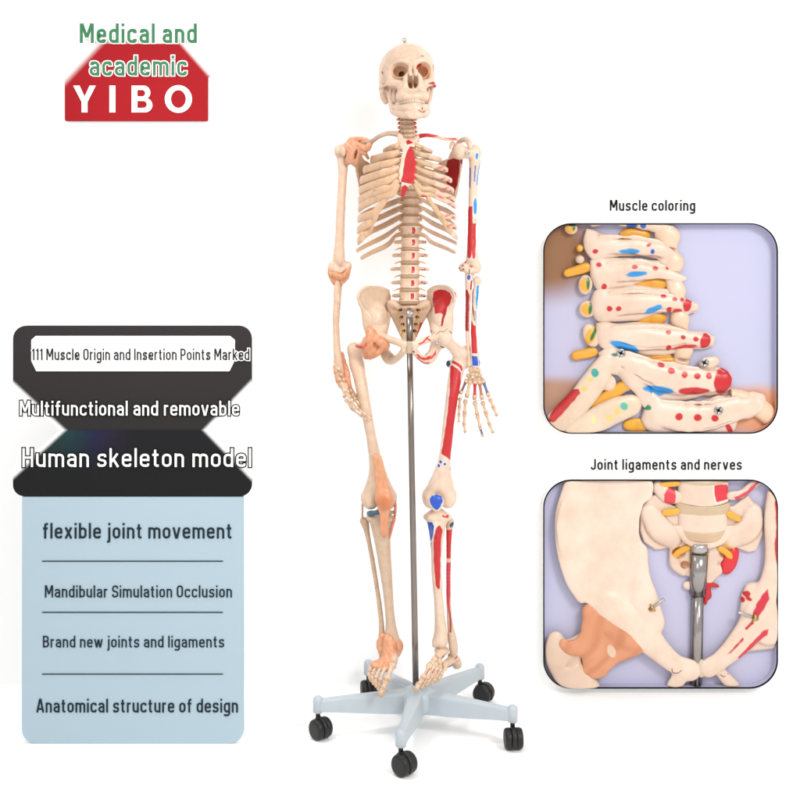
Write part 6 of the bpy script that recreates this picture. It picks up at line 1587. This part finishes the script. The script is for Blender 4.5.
def relief_pelvis():
    root = empty('framed_relief', 'framed relief of a cream pelvis with a steel pole and peach hip ligament, on lilac', 'wall relief')
    bm_ = backing_mat('lilac_backing_pelvis', (.49, .485, .64), (.49, .48, .63), [])
    frame_box(root, 543.6, 777.8, 480.0, 688.4, 28, bm_)
    R = Rel(535, 445, (28, 114, 775, 778), 88, 0); Q = R.q
    # sacrum
    F = R.field(320, 110, 770, 440)
    sheet = [(366, 172), (392, 162), (450, 200), (640, 200), (690, 165), (712, 200), (735, 240), (738, 290), (716, 345), (690, 350), (640, 330), (640, 380), (600, 420), (550, 470), (500, 430), (462, 416), (436, 380), (436, 335), (390, 342), (352, 318), (340, 280), (342, 230)]
    F.poly([tuple(Q(a, b, 0)[[0, 2]]) for a, b in sheet], WALL_Y - .006 - .011, .010, .008, .004)
    R.tb(F, [(372, 220, .022, 30), (400, 270, .024, 38), (440, 300, .020, 34)], 4, .014); R.tb(F, [(705, 220, .022, 28), (690, 270, .024, 38), (640, 300, .020, 34)], 4, .014)
    R.tb(F, [(452, 340, .020, 14), (452, 385, .018, 16), (480, 412, .016, 14)], 4, .010)
    for X, Y, rx, ry in ((465, 348, 22, 17), (618, 352, 22, 16), (486, 388, 16, 12), (598, 386, 14, 10)): R.el(F, X, Y, .026, rx, ry, .014, 0, .005, True)
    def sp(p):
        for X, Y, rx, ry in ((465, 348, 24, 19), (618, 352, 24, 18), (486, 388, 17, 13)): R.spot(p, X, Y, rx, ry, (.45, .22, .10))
    R.out('sacrum', F, root, RB, sp)
    # lumbar bodies and discs
    def vb(Y, hw, hh, d, name, col, wa, paint=None):
        F = R.field(545 - hw - 30, Y - hh - 40, 545 + hw + 30, Y + hh + 50)
        sl, X_, Y_, Z_ = slice(None), F.ax[0][:, None, None], F.ax[1][None, :, None], F.ax[2][None, None, :]
        c = Q(543, Y, 0); cy = WALL_Y - .006 - d + .034
        x = (X_ - c[0]) / R.r(hw); yv = (Y_ - cy) / .046
        zz = Z_ - c[2] + .012 * (1 - np.clip(np.abs(x), 0, 1) ** 2)          # sagging front edge
        rr = np.sqrt(x ** 2 + yv ** 2) * (1 + wa * (1 - np.clip(np.abs(zz) / R.r(hh), 0, 1) ** 2))
        dd = np.maximum((rr - 1) * .032, np.abs(zz) - R.r(hh))
        F.f = np.minimum(F.f, dd.astype(np.float32) + np.float32(.002)) - np.float32(.002)
        R.out(name, F, root, col, paint, (.0006, 60, 3))
    def p1(p):
        R.pol(p, [(572, 128), (618, 126), (630, 150), (624, 176), (580, 184), (574, 160)], (.62, .03, .05), True)
    vb(150, 84, 34, .048, 'vertebra', RB, .05, p1)
    vb(104, 88, 16, .046, 'intervertebral_disc', (.50, .40, .28), -.02)
    vb(201, 86, 17, .050, 'intervertebral_disc', (.50, .38, .25), -.03)
    vb(240, 84, 30, .052, 'vertebra', RB, .05)
    vb(284, 80, 15, .052, 'intervertebral_disc', (.52, .37, .24), -.03)
    F = R.field(430, 270, 660, 360); R.tb(F, [(455, 262, .030, 14), (490, 306, .044, 12), (545, 322, .050, 11), (600, 304, .044, 12), (632, 262, .030, 14)], 5, .010); R.out('sacral_rim', F, root, RB)
    # transverse processes with red
    F = R.field(380, 100, 470, 210); R.tb(F, [(400, 140, .018, 22), (432, 165, .024, 24), (460, 170, .028, 18)], 4)
    def pf(p): R.pol(p, [(414, 160), (430, 136), (452, 140), (450, 186), (430, 196), (416, 184)], (.62, .04, .06))
    R.out('transverse_process', F, root, RB, pf)
    F = R.field(610, 100, 770, 230); R.tb(F, [(630, 165, .026, 14), (665, 160, .022, 12), (705, 130, .018, 12), (740, 110, .016, 10)], 4)
    def pf(p): R.pol(p, [(640, 170), (680, 150), (715, 118), (722, 124), (690, 158), (650, 180)], (.55, .05, .08))
    R.out('transverse_process', F, root, RB, pf)
    # red muscle patches low on the sacrum and coccyx
    F = R.field(580, 320, 680, 440); R.tb(F, [(642, 350, .012, 18), (626, 385, .014, 24), (618, 404, .012, 16)], 4); R.out('muscle_mark', F, root, (.58, .02, .03))
    F = R.field(460, 420, 620, 530); R.tb(F, [(492, 455, .014, 14), (540, 462, .016, 20), (560, 490, .012, 12)], 4); R.tb(F, [(560, 450, .016, 8), (592, 458, .014, 5)], 3); R.tb(F, [(556, 470, .014, 10), (552, 515, .010, 5)], 3)
    def pf(p): R.pol(p, [(535, 440), (600, 440), (600, 480), (575, 500), (560, 525), (540, 525)], (.48, .015, .02))
    R.out('coccyx', F, root, RB, pf)
    # left hip bone
    F = R.field(20, 100, 560, 778)
    def ys(x, z):
        c = Q(60, 400, 0)[0]; e = Q(400, 400, 0)[0]; t = (x - c) / (e - c); h = (z - Q(0, 500, 0)[2]) / (Q(0, 114, 0)[2] - Q(0, 500, 0)[2])
        return WALL_Y - .006 - (.026 + .040 * np.clip(1 - t, 0, 1) ** 2 - .030 * np.sin(np.clip(t, 0, 1) * pi) ** 1.5 * np.clip(h * 1.6, 0, 1) + .022 * np.clip(t, 0, 1) ** 2)
    blade = [(120, 100), (98, 150), (76, 205), (66, 260), (74, 320), (92, 375), (108, 425), (122, 462), (150, 486), (160, 500), (205, 540), (262, 580), (330, 625), (372, 612), (380, 565), (352, 520), (336, 470), (328, 420), (338, 380), (356, 350), (346, 320), (336, 285), (338, 235), (350, 190), (376, 170), (380, 130), (372, 100)]
    F.poly([tuple(Q(a, b, 0)[[0, 2]]) for a, b in blade], ys, .014, .010, .006)
    R.tb(F, [(112, 120, .040, 16), (80, 220, .046, 14), (82, 320, .048, 15), (112, 430, .048, 17), (150, 492, .046, 16)], 5, .016)
    R.tb(F, [(345, 340, .030, 18), (340, 420, .034, 30), (352, 500, .040, 44), (372, 570, .044, 44)], 5, .020)
    R.tb(F, [(240, 520, .042, 50), (330, 590, .046, 52), (400, 660, .048, 36), (450, 702, .048, 30), (498, 722, .046, 34)], 6, .020)
    R.tb(F, [(380, 560, .030, 26), (372, 600, .036, 30)], 3, .014)
    R.tb(F, [(470, 735, .040, 24), (440, 790, .030, 24)], 3, .012)
    R.out('hip_bone', F, root, (0.715, 0.570, 0.470), None, (.0010, 34, 3), blur=5)
    # right hip bone
    F = R.field(490, 110, 790, 790)
    R.tb(F, [(776, 120, .030, 24), (772, 240, .036, 34), (772, 350, .036, 32), (764, 440, .038, 34)], 5, .014)
    R.tb(F, [(770, 420, .038, 34), (722, 520, .044, 44), (690, 590, .046, 44), (640, 650, .046, 36), (590, 694, .046, 28), (556, 716, .046, 30)], 6, .018)
    F.poly([tuple(Q(a, b, 0)[[0, 2]]) for a, b in [(756, 90), (800, 90), (800, 655), (740, 662), (690, 668), (650, 690), (600, 716), (556, 738), (524, 732), (540, 702), (590, 690), (628, 655), (655, 612), (684, 552), (668, 492), (690, 468), (722, 452), (744, 420), (752, 330)]], WALL_Y - .006 - .018, .018, .014, .010)
    R.tb(F, [(790, 560, .030, 60), (750, 600, .036, 46)], 3, .018); R.tb(F, [(700, 470, .022, 26), (690, 530, .030, 30)], 3, .016)
    R.tb(F, [(600, 735, .034, 18), (640, 780, .028, 22)], 3, .012)
    def pf(p):
        R.pol(p, [(766, 180), (790, 170), (790, 384), (772, 380), (764, 330), (770, 260)], RED)
        R.pol(p, [(742, 458), (746, 490), (722, 532), (700, 556), (692, 540), (704, 506), (724, 476)], (.52, .02, .04))
        R.spot(p, 680, 478, 11, 9, RED, .3); R.spot(p, 684, 492, 9, 6, RED, -.4); R.spot(p, 666, 497, 8, 9, RED, 0)
        R.pol(p, [(746, 584), (740, 604), (690, 652), (652, 684), (648, 676), (690, 630), (724, 594)], (.55, .03, .05))
        R.pol(p, [(662, 612), (664, 620), (624, 662), (612, 668)], RED)
        R.pol(p, [(690, 560), (696, 566), (672, 588), (668, 582)], RED)
    R.out('hip_bone', F, root, (0.685, 0.535, 0.435), pf, (.0009, 40, 4), blur=5, label='hip bone with red brush marks')
    F = R.field(495, 680, 570, 770); R.el(F, 531, 716, .046, 21, 30, .014); R.out('pubic_disc', F, root, (.55, .46, .37))
    # thigh bone and ligament
    F = R.field(20, 580, 260, 800)
    R.tb(F, [(66, 622, .046, 24), (72, 670, .040, 38), (108, 730, .034, 52), (160, 800, .030, 58)], 5, .020); R.tb(F, [(90, 670, .034, 30), (190, 630, .030, 40)], 3, .024); R.el(F, 128, 690, .070, 34, 12, .016, -.5, .014, True)
    R.out('femur', F, root, (0.629, 0.476, 0.374), None, (.0013, 55, 5))
    F = R.field(60, 490, 380, 770)
    R.tb(F, [(172, 526, .048, 14), (184, 580, .058, 34), (190, 660, .060, 44), (196, 722, .056, 26)], 5, .016)
    R.tb(F, [(178, 536, .048, 14), (240, 584, .060, 30), (300, 626, .060, 30), (336, 652, .056, 14)], 5, .016)
    R.tb(F, [(330, 656, .056, 10), (270, 682, .058, 16), (214, 700, .056, 30)], 4, .014); R.tb(F, [(160, 722, .052, 14), (222, 732, .052, 12)], 3, .012)
    R.tb(F, [(92, 636, .070, 14), (118, 656, .072, 16), (152, 640, .070, 20), (168, 600, .062, 18)], 5, .012)
    F.poly([tuple(Q(a, b, 0)[[0, 2]]) for a, b in [(158, 532), (250, 580), (340, 655), (326, 668), (240, 690), (226, 738), (152, 734), (160, 650), (96, 664), (88, 634), (130, 622), (166, 585)]], WALL_Y - .006 - .056, .014, .010, .010)
    R.tb(F, [(170, 540, .066, 4), (200, 590, .080, 6), (205, 660, .080, 6), (196, 720, .074, 5)], 5, .014); R.tb(F, [(180, 545, .066, 4), (250, 600, .080, 5), (310, 640, .076, 5)], 5, .014)
    R.el(F, 243, 658, .086, 14, 21, .016, .35, .012, True)
    def pf(p):
        p.mix(np.clip(np.sin(p.v[:, 0] * 90 - p.v[:, 2] * 60 + 1.4 * np.sin(p.v[:, 2] * 34)), 0, 1) * .35, (.42, .125, .045)); R.spot(p, 243, 658, 13, 20, (0.646, 0.493, 0.357), .35)
    R.out('hip_ligament', F, root, (.60, .265, .140), pf, (.0034, 70, 6), blur=4, label='peach hip ligament')
    F = R.field(170, 520, 330, 640); R.tb(F, [(186, 538, .052, 3), (220, 560, .058, 3.5), (256, 584, .0615, 3.5), (290, 612, .062, 2.5)], 5, .002); R.out('ligament_edge', F, root, (.30, .13, .07), None, blur=0)
    # nerves
    for rows in ([(408, 130, .030, 9), (458, 124, .036, 9)], [(418, 219, .034, 10), (454, 214, .040, 10)], [(622, 222, .040, 9), (654, 240, .036, 8)], [(498, 330, .026, 9), (462, 348, .028, 9), (446, 366, .024, 7)], [(596, 334, .026, 9), (622, 352, .028, 9), (638, 378, .024, 7)], [(612, 300, .030, 8), (640, 306, .026, 7)], [(428, 304, .028, 7), (450, 296, .030, 7)], [(610, 315, .028, 7), (638, 330, .026, 7)]):
        F = R.field(min(r[0] for r in rows) - 20, min(r[1] for r in rows) - 20, max(r[0] for r in rows) + 20, max(r[1] for r in rows) + 20, .0018); R.tb(F, rows, 5); R.out('spinal_nerve', F, root, (.72, .36, .035), None, blur=0)
    # pole
    def cyl(rows): return sweep([(*R.ql(X, Y, d), R.r(r), .022) for X, Y, d, r in rows], 2, 28, (0, 1, 0), False)
    link('pole', *cyl([(525, 486, .018, 20), (521, 772, .012, 20)]), M_POLE, root, True)
    link('collar', *cyl([(529, 352, .030, 29), (525, 482, .020, 27)]), M_POLE, root, True)
    link('pole_bracket', *cyl([(529, 318, .030, 29), (529, 346, .030, 31)]), M_CHROME, root, True)
    for (X, Y, d), (X2, Y2) in (((372, 518, .068), (408, 490)), ((698, 548, .068), (646, 530))):
        a = R.top(X, Y); b = Q(X2, Y2, 0); b[1] = a[1] - .004
        V, f = screw_vf(a, b - a, .0125, .010); sc = link('screw', V, f, M_BRASS, root, True)
        link('pin', *sweep([(*a, .0042, .0042), (*b, .0042, .0042)], 2, 12, (0, 1, 0)), M_CHROME, sc, True)
    for pts in ([(436, 712), (440, 726), (454, 728), (466, 718)], [(594, 736), (606, 742), (620, 734)]):
        link('wire', *sweep([(*R.top(a, b), .0009, .0009) for a, b in pts], 5, 8, (0, 1, 0)), M_BLK, root, True)
    rebase(root, P(660.7, 688.4, WALL_Y))
relief_spine(); relief_pelvis()
rebase(SK, (0.026, 0.0, PZ(694, -.1)))
rebase(ST, (float(HUB[0]), float(HUB[1]), 0.0))

# ================================================================== LIGHT AND CAMERA
w = bpy.data.worlds.new('World'); scn.world = w; w.use_nodes = True
bg = w.node_tree.nodes['Background']; bg.inputs[0].default_value = (1.0, 0.985, 0.965, 1); bg.inputs[1].default_value = 0.98
def area(name, loc, target, size, power, col=(1, 1, 1)):
    L = bpy.data.lights.new(name, 'AREA'); L.shape = 'SQUARE'; L.size = size; L.energy = power; L.color = col
    o = bpy.data.objects.new(name, L); COL.objects.link(o); o.location = loc
    from mathutils import Vector
    o.rotation_euler = (Vector(target) - Vector(loc)).to_track_quat('-Z', 'Y').to_euler(); return o
area('softbox_key', (1.9, -2.6, 2.7), (0, .2, 1.1), 1.0, 66, (1, .985, .96))
area('softbox_fill', (-.6, -3.4, 2.3), (0, .2, 1.0), 1.6, 16, (1, .99, .98))
bl = area('added_backdrop_light', (-.95, -.50, 2.6), (-.42, WALL_Y, .55), .5, 3.2); bl.data.spread = math.radians(56)  # added unseen lamp that lifts the shaded wall beside the boards

cam = bpy.data.cameras.new('camera'); co = bpy.data.objects.new('camera', cam); COL.objects.link(co)
co.location = (0, -CAM_D, CAM_Z); co.rotation_euler = (pi / 2, 0, 0)
cam.sensor_width = 36; cam.lens = 36 * CAM_D * UNIT / 800.0
cam.shift_x = 0.0; cam.shift_y = (HY - 400) / 800.0
cam.clip_start = .05; cam.clip_end = 100
scn.camera = co
scn.view_settings.view_transform = 'Standard'; scn.view_settings.look = 'None'; scn.view_settings.exposure = 0; scn.view_settings.gamma = 1
scn.cycles.use_denoising = True
scn.cycles.max_bounces = 8
